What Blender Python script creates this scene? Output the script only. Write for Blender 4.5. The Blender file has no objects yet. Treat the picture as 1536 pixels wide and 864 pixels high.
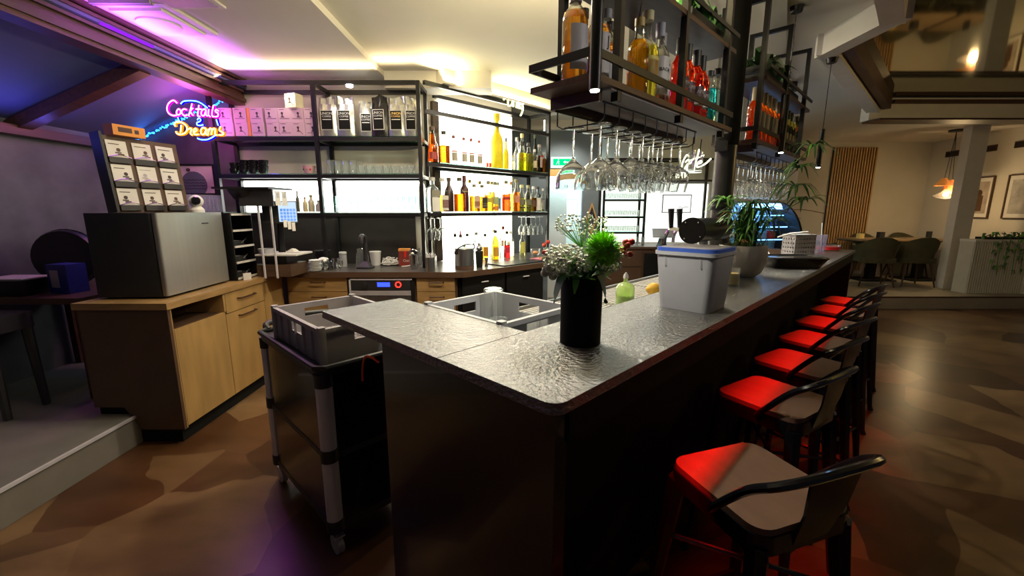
import bpy, math, random
from mathutils import Vector, Matrix
random.seed(7)
PI = math.pi
R = math.radians
C = bpy.context.scene.collection
SC = bpy.context.scene

# ------------------------------------------------------------------ camera, world, lights, exposure
cam_d = bpy.data.cameras.new('camera'); cam = bpy.data.objects.new('camera', cam_d); C.objects.link(cam)
cam.location = (0, 0, 1.47); cam.rotation_euler = (R(90 - 10.48), 0, 0)
cam_d.sensor_width = 36; cam_d.lens = 633 / 1536 * 36; cam_d.clip_start = .02
SC.camera = cam
SC.view_settings.view_transform = 'Standard'; SC.view_settings.look = 'None'
SC.view_settings.exposure = 0.45; SC.view_settings.gamma = 1
SC.cycles.transparent_max_bounces = 32; SC.cycles.max_bounces = 32; SC.cycles.transmission_bounces = 32; SC.cycles.diffuse_bounces = 4; SC.cycles.glossy_bounces = 6
SC.cycles.sample_clamp_indirect = 4; SC.cycles.caustics_reflective = False; SC.cycles.caustics_refractive = False
W = bpy.data.worlds.new('night'); SC.world = W; W.use_nodes = True
W.node_tree.nodes['Background'].inputs[0].default_value = (.55, .5, .6, 1)
W.node_tree.nodes['Background'].inputs[1].default_value = .045

# bar frame: s runs along the counter, t across it towards the back shelves
TH = R(44.4); U = (math.sin(TH), math.cos(TH)); V = (-math.cos(TH), math.sin(TH)); O = (.085, .752)
PHI = R(45.6)
def B(s, t, z=0.0): return (O[0] + s*U[0] + t*V[0], O[1] + s*U[1] + t*V[1], z)

def light(name, kind, loc, power, col, rot=(0, 0, 0), size=.1, size_y=None, spot=None, spread=None, blend=.3):
    d = bpy.data.lights.new(name, kind); d.energy = power; d.color = col
    o = bpy.data.objects.new(name, d); C.objects.link(o); o.location = loc; o.rotation_euler = rot
    if kind == 'AREA':
        d.size = size
        if size_y: d.shape = 'RECTANGLE'; d.size_y = size_y
        if spread: d.spread = spread
    else:
        d.shadow_soft_size = size
    if kind == 'SPOT': d.spot_size = spot or R(70); d.spot_blend = blend
    return o

# LED tape on top of the shelves, washing the ceiling; the rack uplight is an added fill
light('shelf_top_led_strip', 'AREA', (-1.75, 3.98, 2.625), 5.5, (1, .78, .44), (R(-145), 0, 0), 1.8, .06)
light('shelf_top_led_strip', 'AREA', B(2.6, 2.89, 2.64), 32, (1, .86, .42), (R(-135), 0, PHI), 1.7, .06)
light('under_shelf_led', 'AREA', (-1.5, 4.2, 1.40), 1.6, (1, .9, .7), (0, 0, 0), 1.9, .03)
light('rack_top_fill', 'AREA', B(1.15, .50, 2.31), 62, (1, .86, .5), (R(150), 0, PHI), 1.2, .03)  # added uplight hidden on the plant shelf, brightens the middle of the ceiling
# red LED tape recessed behind the counter fascia
light('red_led_strip', 'AREA', B(2.05, .044, 1.048), 20, (1, .004, .004), (R(-48), 0, PHI), 3.9, .012, spread=R(110))
# purple and blue LED tapes along the sloping roof
light('purple_led_strip', 'AREA', (-2.38, 3.35, 2.45), 8, (.52, .1, 1), (R(180), 0, 0), .04, 1.3, spread=R(115))
light('blue_led_strip', 'AREA', (-3.35, 4.25, 2.2), 1.1, (.05, .25, 1), (R(-75), 0, 0), .9, .03)
light('blue_led_strip', 'AREA', (-3.55, 2.4, 2.0), 3.2, (.12, .12, 1), (R(180), R(35), 0), .04, 2.2)
# house lights: recessed downlights behind the bar, dim lamp and an added rack fill on the guest side
light('recessed_downlight', 'AREA', B(1.1, 1.55, 2.69), 22, (1, .87, .66), (0, 0, 0), .16)
light('recessed_downlight', 'AREA', B(2.9, 1.5, 2.69), 30, (1, .87, .66), (0, 0, 0), .16)
light('recessed_downlight', 'AREA', (-1.45, 2.75, 2.66), 9, (1, .82, .6), (0, 0, 0), .16)
light('purple_spotlight', 'SPOT', (-2.1, 1.0, 2.6), 9, (.5, .1, 1), (R(2), R(28), 0), .05, spot=R(34), blend=.6)
light('dining_downlight', 'SPOT', (6.2, 7.3, 2.7), 9, (1, .75, .45), (0, 0, 0), .08, spot=R(120), blend=.8)
light('dining_downlight', 'SPOT', (5.2, 7.0, 2.7), 9, (1, .75, .45), (0, 0, 0), .08, spot=R(120), blend=.8)
light('rack_label_fill', 'SPOT', (2.25, .75, 2.58), 34, (1, .93, .84), tuple(Vector((-1.6, 1.15, -.62)).to_track_quat('-Z', 'Y').to_euler()), .04, spot=R(52), blend=.7)  # added fill without a fixture, brightens the bottle labels in the rack
light('guest_side_lamp', 'POINT', (4.6, 2.6, 2.2), 20, (1, .68, .24), size=.1)

# ------------------------------------------------------------------ materials
def nodes(name):
    m = bpy.data.materials.new(name); m.use_nodes = True
    nt = m.node_tree; return m, nt, nt.nodes['Principled BSDF'], nt.nodes['Material Output']
def noise(nt, scale, detail=3, coord='Object', stretch=None):
    tc = nt.nodes.new('ShaderNodeTexCoord'); n = nt.nodes.new('ShaderNodeTexNoise')
    n.inputs['Scale'].default_value = scale; n.inputs['Detail'].default_value = detail
    if stretch:
        mp = nt.nodes.new('ShaderNodeMapping'); mp.inputs['Scale'].default_value = stretch
        nt.links.new(tc.outputs[coord], mp.inputs[0]); nt.links.new(mp.outputs[0], n.inputs['Vector'])
    else: nt.links.new(tc.outputs[coord], n.inputs['Vector'])
    return n
def ramp(nt, fac, stops):
    r = nt.nodes.new('ShaderNodeValToRGB'); e = r.color_ramp.elements
    while len(e) < len(stops): e.new(.5)
    for el, (p, c) in zip(e, stops): el.position = p; el.color = (*c[:3], 1)
    nt.links.new(fac, r.inputs[0]); return r
def pm(name, col, rough=.5, metal=0, var=.12, scale=9, bump=0, bscale=60, stretch=None, spec=.5, coat=0, emit=None, es=0):
    m, nt, p, out = nodes(name)
    n = noise(nt, scale, 4, stretch=stretch)
    lo = [max(0, c*(1-var)) for c in col]; hi = [min(1, c*(1+var)) for c in col]
    r = ramp(nt, n.outputs['Fac'], [(.3, lo), (.7, hi)])
    nt.links.new(r.outputs[0], p.inputs['Base Color'])
    p.inputs['Roughness'].default_value = rough; p.inputs['Metallic'].default_value = metal
    p.inputs['Specular IOR Level'].default_value = spec; p.inputs['Coat Weight'].default_value = coat
    if bump:
        b = nt.nodes.new('ShaderNodeBump'); b.inputs['Strength'].default_value = bump; b.inputs['Distance'].default_value = .004
        bn = noise(nt, bscale, 3, stretch=stretch); nt.links.new(bn.outputs['Fac'], b.inputs['Height']); nt.links.new(b.outputs[0], p.inputs['Normal'])
    if emit:
        p.inputs['Emission Color'].default_value = (*emit, 1); p.inputs['Emission Strength'].default_value = es
    return m
def em(name, col, s, edge=None):
    m, nt, p, out = nodes(name); nt.nodes.remove(p)
    e = nt.nodes.new('ShaderNodeEmission'); e.inputs[0].default_value = (*col, 1); e.inputs[1].default_value = s
    n = noise(nt, 3, 1); r = ramp(nt, n.outputs['Fac'], [(0, [c*.95 for c in col]), (1, col)])
    nt.links.new(r.outputs[0], e.inputs[0])
    nt.links.new(e.outputs[0], out.inputs[0]); return m
def thin(name, col=(1, 1, 1), edge=(.35, .4, .4), rough=.03, gloss=1.0, diffuse=0, ramp0=.45):
    # thin-walled glass: straight-through tinted transmission, darker where the wall is seen edge on, Fresnel reflection
    m, nt, p, out = nodes(name); nt.nodes.remove(p)
    lw = nt.nodes.new('ShaderNodeLayerWeight'); lw.inputs[0].default_value = .5
    r = ramp(nt, lw.outputs['Facing'], [(ramp0, col), (.97, edge)])
    t = nt.nodes.new('ShaderNodeBsdfTransparent'); nt.links.new(r.outputs[0], t.inputs[0])
    g = nt.nodes.new('ShaderNodeBsdfGlossy'); g.inputs['Roughness'].default_value = rough
    g.inputs[0].default_value = (gloss, gloss, gloss, 1)
    pw_ = nt.nodes.new('ShaderNodeMath'); pw_.operation = 'POWER'; nt.links.new(lw.outputs['Facing'], pw_.inputs[0]); pw_.inputs[1].default_value = 2.6
    f = nt.nodes.new('ShaderNodeMath'); f.operation = 'MULTIPLY_ADD'; nt.links.new(pw_.outputs[0], f.inputs[0]); f.inputs[1].default_value = .75; f.inputs[2].default_value = .045
    mx = nt.nodes.new('ShaderNodeMixShader'); nt.links.new(f.outputs[0], mx.inputs[0])
    src = t.outputs[0]
    if diffuse:
        d = nt.nodes.new('ShaderNodeBsdfTranslucent'); d.inputs[0].default_value = (*col, 1)
        d2 = nt.nodes.new('ShaderNodeBsdfDiffuse'); d2.inputs[0].default_value = (*col, 1)
        ad = nt.nodes.new('ShaderNodeMixShader'); ad.inputs[0].default_value = .5
        nt.links.new(d.outputs[0], ad.inputs[1]); nt.links.new(d2.outputs[0], ad.inputs[2])
        m2 = nt.nodes.new('ShaderNodeMixShader'); m2.inputs[0].default_value = diffuse
        nt.links.new(t.outputs[0], m2.inputs[1]); nt.links.new(ad.outputs[0], m2.inputs[2]); src = m2.outputs[0]
    nt.links.new(src, mx.inputs[1]); nt.links.new(g.outputs[0], mx.inputs[2])
    nt.links.new(mx.outputs[0], out.inputs[0]); return m

M = {}
M['black'] = pm('black_steel', (.012, .012, .013), .38, .2, .2)
M['blackpaint'] = pm('black_lacquer', (.008, .008, .01), .22, 0, .2, coat=.3)
M['dark'] = pm('dark_plastic', (.02, .02, .022), .45)
M['matte'] = pm('matte_black', (.008, .008, .008), .85, spec=.2)
M['white'] = pm('white_plastic', (.75, .75, .73), .4, var=.03)
M['paper'] = pm('paper', (.72, .7, .66), .7, var=.05)
M['steel'] = pm('brushed_steel', (.5, .5, .5), .3, 1, .15, 40, stretch=(1, 1, .06))
M['chrome'] = pm('polished_steel', (.62, .62, .62), .12, 1, .1)
M['alu'] = pm('aluminium', (.72, .7, .75), .42, .15, .06)
M['fridge'] = pm('brushed_fridge_steel', (.42, .41, .38), .42, .65, .04, 30, stretch=(1, 1, .04))
M['fridgeside'] = pm('fridge_side', (.02, .021, .024), .55)
M['oak'] = pm('light_oak', (.36, .22, .085), .45, 0, .22, 5, .12, 40, stretch=(1, 1, 6))
M['oakv'] = pm('light_oak_upright', (.42, .26, .095), .45, 0, .14, 4, .06, 40, stretch=(3, 3, .6))
M['oakside'] = pm('brown_melamine', (.085, .045, .025), .5, 0, .12, 6)
M['walnut'] = pm('stained_walnut', (.06, .022, .012), .4, 0, .35, 7, .1, 50, stretch=(1, 6, 6))
M['darkwood'] = pm('dark_beam_wood', (.09, .035, .02), .45, 0, .3, 6, .15, 40, stretch=(6, .6, 6))
M['lightwood'] = pm('pale_wood', (.62, .38, .14), .5, 0, .15, 6)
M['grey'] = pm('grey_plastic', (.42, .43, .45), .45, var=.05)
M['greyd'] = pm('grey_crate_plastic', (.38, .36, .38), .5, var=.06)
M['blue'] = pm('blue_plastic', (.05, .12, .5), .4)
M['bluebin'] = pm('blue_carton', (.01, .015, .22), .5)
M['red'] = pm('red_plastic', (.75, .02, .02), .35)
M['pink'] = pm('pink_carton', (.62, .44, .5), .6, var=.05)
M['creambox'] = pm('cream_carton', (.8, .76, .55), .6, var=.05)
M['orange'] = pm('orange_card', (.75, .3, .06), .6, var=.08)
M['ink'] = pm('printed_ink', (.05, .035, .04), .7)
M['gold'] = pm('gold_foil', (.55, .4, .14), .35, .8)
M['foil'] = pm('silver_foil', (.55, .56, .55), .32, .75, .25, 14, .9, 18)
M['foilblack'] = pm('black_foil', (.02, .02, .02), .3, .3, .2, 14, .7, 18)
M['leaf'] = pm('leaf_green', (.12, .34, .05), .5, var=.4, scale=20)
M['leafd'] = pm('dark_leaf', (.05, .16, .04), .5, var=.4, scale=20)
M['lime'] = pm('lime_flower', (.32, .75, .05), .6, var=.3, scale=40)
M['gyp'] = pm('small_white_blossom', (.8, .82, .7), .7, var=.1)
M['berryw'] = pm('white_berry', (.5, .5, .38), .5, var=.1)
M['berryr'] = pm('red_berry', (.6, .06, .04), .4, var=.1)
M['straw'] = pm('dry_stalk', (.3, .17, .06), .7)
M['soil'] = pm('potting_soil', (.05, .03, .02), .9)
M['wax'] = pm('candle_wax', (.95, .76, .3), .5, var=.05)
m, nt, p, out = nodes('stemware_glass'); nt.nodes.remove(p); g_ = nt.nodes.new('ShaderNodeBsdfGlass'); g_.inputs['IOR'].default_value = 1.48; g_.inputs['Roughness'].default_value = .0; n_ = noise(nt, 4, 1); r_ = ramp(nt, n_.outputs['Fac'], [(0, (.97, .98, .97)), (1, (1, 1, 1))]); nt.links.new(r_.outputs[0], g_.inputs[0]); d_ = nt.nodes.new('ShaderNodeBsdfTranslucent'); d_.inputs[0].default_value = (.9, .92, .88, 1); x_ = nt.nodes.new('ShaderNodeMixShader'); x_.inputs[0].default_value = .04; nt.links.new(g_.outputs[0], x_.inputs[1]); nt.links.new(d_.outputs[0], x_.inputs[2]); nt.links.new(x_.outputs[0], out.inputs[0]); M['stem'] = m
M['glass'] = thin('clear_glass', (.97, .98, .97), (.42, .47, .46), diffuse=.08)
M['bglass'] = thin('bottle_clear_glass', (.93, .94, .88), (.2, .2, .16), ramp0=.12)
M['shelfglass'] = thin('shelf_glass', (.85, .97, .93), (.15, .5, .42), .02)
M['tallglass'] = thin('pale_tall_glass', (.9, .97, .95), (.45, .6, .57), ramp0=.15)
M['acryl'] = thin('clear_acrylic', (.85, .83, .92), (.5, .45, .7), .08, diffuse=.15)
M['seat'] = pm('waxed_seat_wood', (.19, .11, .075), .38, 0, .1, 5, .05, 30, stretch=(6, 1, 1))
M['pot'] = pm('hammered_silver', (.72, .68, .6), .32, .4, .1, 8, .35, 30, stretch=(3, 3, .4))
M['rib'] = pm('ribbed_white', (.6, .58, .5), .6, var=.05)
M['chair'] = pm('olive_velvet', (.08, .075, .035), .8, var=.15)
M['tablewood'] = pm('table_oak', (.3, .2, .11), .4, var=.1)
M['slat'] = pm('oak_slat', (.5, .3, .13), .5, var=.2, stretch=(8, 8, .5))
M['slatback'] = pm('slat_backing', (.015, .012, .01), .9)
M['wallw'] = pm('white_wall_paint', (.66, .62, .54), .75, var=.03, scale=3)
M['ceil'] = pm('ceiling_paint', (.72, .68, .62), .8, var=.03, scale=2)
M['slate'] = pm('grey_mineral_plaster', (.12, .12, .135), .55, var=.3, scale=3.5, bump=.1)
M['roof'] = pm('roof_boarding', (.11, .12, .22), .6, var=.15, scale=1.5)
M['greyblue'] = pm('grey_blue_wall', (.16, .2, .24), .7, var=.05)
M['splash'] = pm('dark_splashback', (.03, .027, .025), .35, var=.15)
M['worktop'] = pm('grey_worktop', (.06, .055, .05), .3, var=.15)
M['platform'] = pm('grey_floor_vinyl', (.2, .185, .165), .55, var=.12, scale=5)
M['platformr'] = pm('dining_floor_vinyl', (.34, .3, .23), .5, var=.08, scale=4)
M['fab'] = pm('warm_white_trim', (.75, .72, .68), .6, var=.03)
M['panel'] = em('backlit_panel', (1, .95, .76), 7)
M['panelA'] = em('backlit_panel_cool', (1, 1, .93), 5)
M['panelC'] = em('backlit_panel_c', (.95, 1, .90), 1.5)
M['led'] = em('led_spot', (1, .97, .9), 25)
M['warmbulb'] = em('warm_bulb', (1, .62, .22), 30)
M['npink'] = em('neon_pink', (1, .25, .85), 5); M['npinkh'] = em('neon_pink_sleeve', (1, .0, .45), 1.6)
M['norange'] = em('neon_amber', (1, .62, .16), 5); M['norangeh'] = em('neon_amber_sleeve', (1, .22, .0), 1.7)
M['nblue'] = em('neon_blue', (.12, .4, 1), 5); M['nblueh'] = em('neon_blue_sleeve', (.0, .0, 1), 1.8)
M['nwhite'] = em('neon_white', (1, .98, .8), 7); M['nwhiteh'] = em('neon_white_sleeve', (.9, .85, .3), 1.2)
M['screen'] = em('pos_screen', (.55, .7, .85), .9); M['bluescreen'] = em('blue_display', (.03, .06, 1), 2.2)
M['redled'] = em('red_indicator', (1, .03, .02), 2.5); M['green'] = em('exit_green', (.0, .8, .22), 1.2)
M['signwhite'] = em('exit_white', (.7, 1, .9), 1.3)
M['coldlamp'] = em('case_light', (.25, .6, 1), 3)
M['purplereflect'] = em('purple_reflection_glow', (.35, .02, 1), .8); M['bluetape'] = em('blue_tape', (.02, .25, 1), 5)
M['shade'] = pm('orange_shade', (.6, .22, .07), .6, emit=(1, .35, .05), es=.12)

# marbled resin floor: large angular patches of several browns, glossy
m, nt, p, out = nodes('marbled_resin_floor')
tc = nt.nodes.new('ShaderNodeTexCoord'); n1 = noise(nt, 1.3, 3)
mixv = nt.nodes.new('ShaderNodeMixRGB'); mixv.inputs[0].default_value = .2
nt.links.new(tc.outputs['Object'], mixv.inputs[1]); nt.links.new(n1.outputs['Color'], mixv.inputs[2])
vo = nt.nodes.new('ShaderNodeTexVoronoi'); vo.inputs['Scale'].default_value = 2.1
nt.links.new(mixv.outputs[0], vo.inputs['Vector'])
sep = nt.nodes.new('ShaderNodeSeparateColor'); nt.links.new(vo.outputs['Color'], sep.inputs[0])
r1 = ramp(nt, sep.outputs[0], [(.1, (.05, .018, .008)), (.35, (.1, .042, .017)), (.6, (.18, .1, .045)), (.95, (.27, .165, .08))])
n2 = noise(nt, 1.7, 5, stretch=(1, 2.2, 1)); r2 = ramp(nt, n2.outputs['Fac'], [(.35, (.45, .4, .32)), (.62, (1, 1, 1))])
mm = nt.nodes.new('ShaderNodeMixRGB'); mm.blend_type = 'MULTIPLY'; mm.inputs[0].default_value = .8
nt.links.new(r1.outputs[0], mm.inputs[1]); nt.links.new(r2.outputs[0], mm.inputs[2]); nt.links.new(mm.outputs[0], p.inputs['Base Color'])
p.inputs['Roughness'].default_value = .3; M['floor'] = m

# leathered stone counter
m, nt, p, out = nodes('leathered_stone')
n1 = noise(nt, 95, 6); n3 = noise(nt, 7, 3)
r1 = ramp(nt, n3.outputs['Fac'], [(.3, (.04, .041, .042)), (.7, (.075, .075, .072))]); nt.links.new(r1.outputs[0], p.inputs['Base Color'])
b = nt.nodes.new('ShaderNodeBump'); b.inputs['Strength'].default_value = 1.0; b.inputs['Distance'].default_value = .010
nt.links.new(n1.outputs['Fac'], b.inputs['Height']); nt.links.new(b.outputs[0], p.inputs['Normal'])
p.inputs['Roughness'].default_value = .24; p.inputs['Specular IOR Level'].default_value = 1.0; p.inputs['IOR'].default_value = 2.0; M['stone'] = m

# stretched high-gloss ceiling film
m, nt, p, out = nodes('gloss_ceiling_film')
n1 = noise(nt, .6, 2); r1 = ramp(nt, n1.outputs['Fac'], [(.2, (.36, .34, .2)), (.8, (.44, .42, .26))]); nt.links.new(r1.outputs[0], p.inputs['Base Color'])
p.inputs['Metallic'].default_value = .9; p.inputs['Roughness'].default_value = .05; M['film'] = m

# ------------------------------------------------------------------ mesh helpers
class MB:
    def __init__(s): s.v = []; s.f = []
    def add(s, vs, fs):
        k = len(s.v); s.v += [tuple(v) for v in vs]; s.f += [tuple(i + k for i in f) for f in fs]; return s
    def box(s, x0, x1, y0, y1, z0, z1):
        return s.add([(x0, y0, z0), (x1, y0, z0), (x1, y1, z0), (x0, y1, z0), (x0, y0, z1), (x1, y0, z1), (x1, y1, z1), (x0, y1, z1)],
                     [(0, 3, 2, 1), (4, 5, 6, 7), (0, 1, 5, 4), (1, 2, 6, 5), (2, 3, 7, 6), (3, 0, 4, 7)])
    def prism(s, poly, z0, z1):
        n = len(poly); return s.add([(x, y, z0) for x, y in poly] + [(x, y, z1) for x, y in poly],
                     [tuple(range(n))[::-1], tuple(range(n, 2*n))] + [(i, (i+1) % n, n + (i+1) % n, n + i) for i in range(n)])
    def rbox(s, x0, x1, y0, y1, z0, z1, r, n=4, top=None):
        # box with rounded upright edges; top=(dx,dy) flares the upper outline
        def ring(dx, dy, z):
            o = []
            for cx, cy, a0 in ((x1-r+dx, y1-r+dy, 0), (x0+r-dx, y1-r+dy, PI/2), (x0+r-dx, y0+r-dy, PI), (x1-r+dx, y0+r-dy, 1.5*PI)):
                for i in range(n+1): a = a0 + PI/2*i/n; o.append((cx + r*math.cos(a), cy + r*math.sin(a), z))
            return o
        t = top or (0, 0); a = ring(0, 0, z0); b = ring(t[0], t[1], z1); k = len(a)
        return s.add(a + b, [tuple(range(k))[::-1], tuple(range(k, 2*k))] + [(i, (i+1) % k, k + (i+1) % k, k + i) for i in range(k)])
    def lathe(s, prof, n=20, c=(0, 0), sq=0, zmax=None):
        # prof: [(r,z)...]; sq>0 squares the section (below zmax)
        rows = []
        vs = []; fs = []
        for r, z in prof:
            if r < 1e-6: rows.append([len(vs)]); vs.append((c[0], c[1], z)); continue
            row = []
            for i in range(n):
                a = 2*PI*(i+.5)/n; k = r
                if sq and (zmax is None or z <= zmax):
                    k = r/(abs(math.cos(a))**sq + abs(math.sin(a))**sq)**(1/sq)
                row.append(len(vs)); vs.append((c[0] + k*math.cos(a), c[1] + k*math.sin(a), z))
            rows.append(row)
        for a, b in zip(rows, rows[1:]):
            for i in range(n):
                j = (i+1) % n
                if len(a) == 1 and len(b) == 1: break
                if len(a) == 1: fs.append((a[0], b[j], b[i]))
                elif len(b) == 1: fs.append((a[i], a[j], b[0]))
                else: fs.append((a[i], a[j], b[j], b[i]))
        return s.add(vs, fs)
    def cyl(s, p0, p1, r0, r1=None, n=12): return s.tube([p0, p1], [r0, r0 if r1 is None else r1], n)
    def tube(s, pts, r, n=8, closed=False):
        pts = [Vector(p) for p in pts]; m = len(pts)
        rs = r if isinstance(r, (list, tuple)) else [r]*m
        vs = []; fs = []; prev = None
        for i, p in enumerate(pts):
            a = pts[(i-1) % m] if (closed or i > 0) else p; b = pts[(i+1) % m] if (closed or i < m-1) else p
            t = (b-a).normalized() if (b-a).length > 1e-9 else Vector((0, 0, 1))
            if prev is None:
                up = Vector((0, 0, 1)) if abs(t.z) < .9 else Vector((1, 0, 0)); x = t.cross(up).normalized()
            else:
                x = prev - t*prev.dot(t); x = x.normalized() if x.length > 1e-6 else t.orthogonal().normalized()
            prev = x; y = t.cross(x)
            for k in range(n): a2 = 2*PI*k/n; vs.append(p + (x*math.cos(a2) + y*math.sin(a2))*rs[i])
        for i in range(m if closed else m-1):
            for k in range(n):
                i2 = (i+1) % m; k2 = (k+1) % n; fs.append((i*n+k, i*n+k2, i2*n+k2, i2*n+k))
        if not closed: fs += [tuple(range(n))[::-1], tuple(range((m-1)*n, m*n))]
        return s.add(vs, fs)
    def ball(s, c, r, n=10, m=6, sz=1):
        return s.lathe([(r*math.sin(PI*i/m), c[2] - r*sz*math.cos(PI*i/m)) for i in range(m+1)], n, c)
    def bandc(s, r, z0, z1, half, n=8, rot=0):
        # curved strip (label) facing -y
        vs = []
        for z in (z0, z1):
            for i in range(n+1): a = -PI/2 + rot - half + 2*half*i/n; vs.append((r*math.cos(a), r*math.sin(a), z))
        return s.add(vs, [(i, i+1, n+2+i, n+1+i) for i in range(n)])
    def leaf(s, pts, w, fold=0):
        # ribbon along pts, width w(i)
        pts = [Vector(p) for p in pts]; vs = []
        for i, p in enumerate(pts):
            t = (pts[min(i+1, len(pts)-1)] - pts[max(i-1, 0)]); x = t.cross(Vector((0, 0, 1)))
            x = x.normalized() if x.length > 1e-6 else Vector((1, 0, 0)); k = w[i]
            vs += [p - x*k, p + Vector((0, 0, fold*k)), p + x*k]
        fs = []
        for i in range(len(pts)-1):
            a = 3*i; fs += [(a, a+1, a+4, a+3), (a+1, a+2, a+5, a+4)]
        return s.add(vs, fs)
    def xf(s, mat):
        s.v = [tuple(mat @ Vector(v)) for v in s.v]; return s
    def mesh(s, name, sharp=35):
        me = bpy.data.meshes.new(name); me.from_pydata(s.v, [], s.f); me.validate()
        for p in me.polygons: p.use_smooth = True
        me.set_sharp_from_angle(angle=R(sharp)); return me
def rm(x=0, y=0, z=0, rx=0, ry=0, rz=0):
    return Matrix.Translation((x, y, z)) @ Matrix.Rotation(rz, 4, 'Z') @ Matrix.Rotation(ry, 4, 'Y') @ Matrix.Rotation(rx, 4, 'X')

def place(o, loc, rz):
    o.location = loc; o.rotation_euler = (0, 0, rz)
def tag(o, label=None, cat=None, group=None, kind=None):
    if label: o['label'] = label
    if cat: o['category'] = cat
    if group: o['group'] = group
    if kind: o['kind'] = kind
    return o
def part(name, mb, mat, parent, label=None, kind=None, sharp=35):
    me = mb if isinstance(mb, bpy.types.Mesh) else mb.mesh(name, sharp)
    o = bpy.data.objects.new(name, me); C.objects.link(o)
    if mat is not None and len(me.materials) == 0: me.materials.append(M[mat] if isinstance(mat, str) else mat)
    o.parent = parent; return tag(o, label, kind=kind)
def thing(name, label, cat, loc=(0, 0, 0), rz=0, group=None):
    o = bpy.data.objects.new(name, None); C.objects.link(o); o.empty_display_size = .05; place(o, loc, rz)
    return tag(o, label, cat, group)
def solo(name, mb, mat, label, cat, loc=(0, 0, 0), rz=0, group=None, kind=None, sharp=35):
    o = part(name, mb, mat, None, sharp=sharp); place(o, loc, rz); return tag(o, label, cat, group, kind)
def struct(name, mb, mat, loc=(0, 0, 0), rz=0, label=None, parent=None):
    o = part(name, mb, mat, parent); place(o, loc, rz); 
    if parent is None: tag(o, label, kind='structure')
    return o
def dup(root, loc, rz, label=None, group=None):
    r = root.copy(); C.objects.link(r); place(r, loc, rz)
    if label: r['label'] = label
    if group: r['group'] = group
    for ch in list(root.children):
        c = ch.copy(); C.objects.link(c); c.parent = r
        for g in ch.children:
            d = g.copy(); C.objects.link(d); d.parent = c
    return r
def cr(pts, k=5, closed=False):
    # Catmull-Rom through 2-D/3-D points
    P = [Vector(p) for p in pts]; n = len(P); o = []
    for i in range(n if closed else n-1):
        a, b, c, d = (P[(i+j) % n] if closed else P[min(max(i+j, 0), n-1)] for j in (-1, 0, 1, 2))
        for q in range(k):
            t = q/k; o.append(.5*((2*b) + (c-a)*t + (2*a-5*b+4*c-d)*t*t + (3*b-a-3*c+d)*t**3))
    if not closed: o.append(P[-1])
    return o
_tc = {}
def text(s, size, depth=.0006):
    # flat lettering in the x-z plane, centred, facing -y
    cu = bpy.data.curves.new('lettering', 'FONT'); cu.body = s; cu.size = size; cu.align_x = 'CENTER'; cu.align_y = 'CENTER'; cu.extrude = depth; cu.resolution_u = 2
    o = bpy.data.objects.new('lettering', cu); C.objects.link(o); bpy.context.view_layer.update()
    me = bpy.data.meshes.new_from_object(o.evaluated_get(bpy.context.evaluated_depsgraph_get()))
    mb = MB(); mb.add([(v.co.x, -v.co.z, v.co.y) for v in me.vertices], [tuple(p.vertices) for p in me.polygons])
    bpy.data.objects.remove(o); bpy.data.meshes.remove(me); bpy.data.curves.remove(cu); return mb

# ================================================================== STRUCTURE
struct('floor', MB().box(-4.2, 9, -3, 9.2, -.06, 0), 'floor', label='glossy marbled brown resin floor around the bar')
struct('platform_left', MB().box(-4.1, -2.38, -3, 4.4, .002, .19), 'platform', label='raised grey platform floor beside the oak cabinet')
struct('trim_1', MB().box(-2.386, -2.37, -3, 2.47, .178, .194), 'alu', label='metal nosing along the edge of the grey platform')
struct('platform_right', MB().box(4.4, 9, 6.2, 9, .002, .19), 'platformr', label='raised pale platform floor of the dining area')
struct('trim_2', MB().box(4.4, 9, 6.192, 6.206, .175, .193), 'oakside', label='thin nosing along the dining platform step')
# ceiling: low part on the left, main part, glossy film on the guest side
struct('ceiling', MB().box(-2.62, -1.2, -2.2, 4.5, 2.70, 2.84), 'ceil', label='white plaster ceiling, lower bay beside the wood beam')
struct('ceiling.001', MB().prism([(-1.2, -2.2), (.2, -2.2), (1.93, 2.5), (2.30, 2.86), (2.32, 3.43), (4.24, 5.3), (9, 5.3), (9, 9), (-1.2, 9)], 2.75, 2.84), 'ceil', label='white plaster ceiling over the bar')
struct('ceiling.002', MB().prism([(1.0, -2.2), (9, -2.2), (9, 5.28), (4.3, 5.28), (2.36, 3.4), (2.34, 2.84), (1.5, 1.9)], 2.762, 2.775), 'film', label='olive high-gloss stretched ceiling reflecting the dining lamp')
def beam(name, a, b, z0, z1, w, mat, label):
    d = Vector((b[0]-a[0], b[1]-a[1])).normalized(); nrm = Vector((d.y, -d.x))*w/2; e = d*w/2
    A = Vector(a) - e; Bq = Vector(b) + e
    struct(name, MB().prism([tuple(A+nrm), tuple(Bq+nrm), tuple(Bq-nrm), tuple(A-nrm)], z0, z1), mat, label=label)
beam('trim_3', (1.3, 1.75), (2.34, 2.85), 2.6, 2.76, .12, 'fab', 'white ceiling ring beam, piece nearest the bar front')
beam('trim_4', (2.35, 2.85), (2.36, 3.42), 2.602, 2.758, .12, 'fab', 'white ceiling ring beam, short piece at the pendant')
beam('trim_5', (2.36, 3.42), (4.3, 5.32), 2.604, 2.756, .12, 'fab', 'white ceiling ring beam, long diagonal piece')
beam('trim_6', (2.47, 3.37), (4.36, 5.21), 2.63, 2.762, .07, 'oakside', 'brown moulding inside the diagonal ring beam')
beam('trim_7', (4.3, 5.36), (9, 5.36), 2.52, 2.75, .13, 'fab', 'white ceiling beam in front of the dining area')
beam('trim_8', (4.4, 5.30), (9, 5.30), 2.5, 2.52, .26, 'walnut', 'dark red-brown strip under the dining ceiling beam')
beam('trim_9', (4.5, 5.27), (9, 5.27), 2.70, 2.74, .05, 'oakside', 'dark moulding along the top of the dining ceiling beam')
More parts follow.
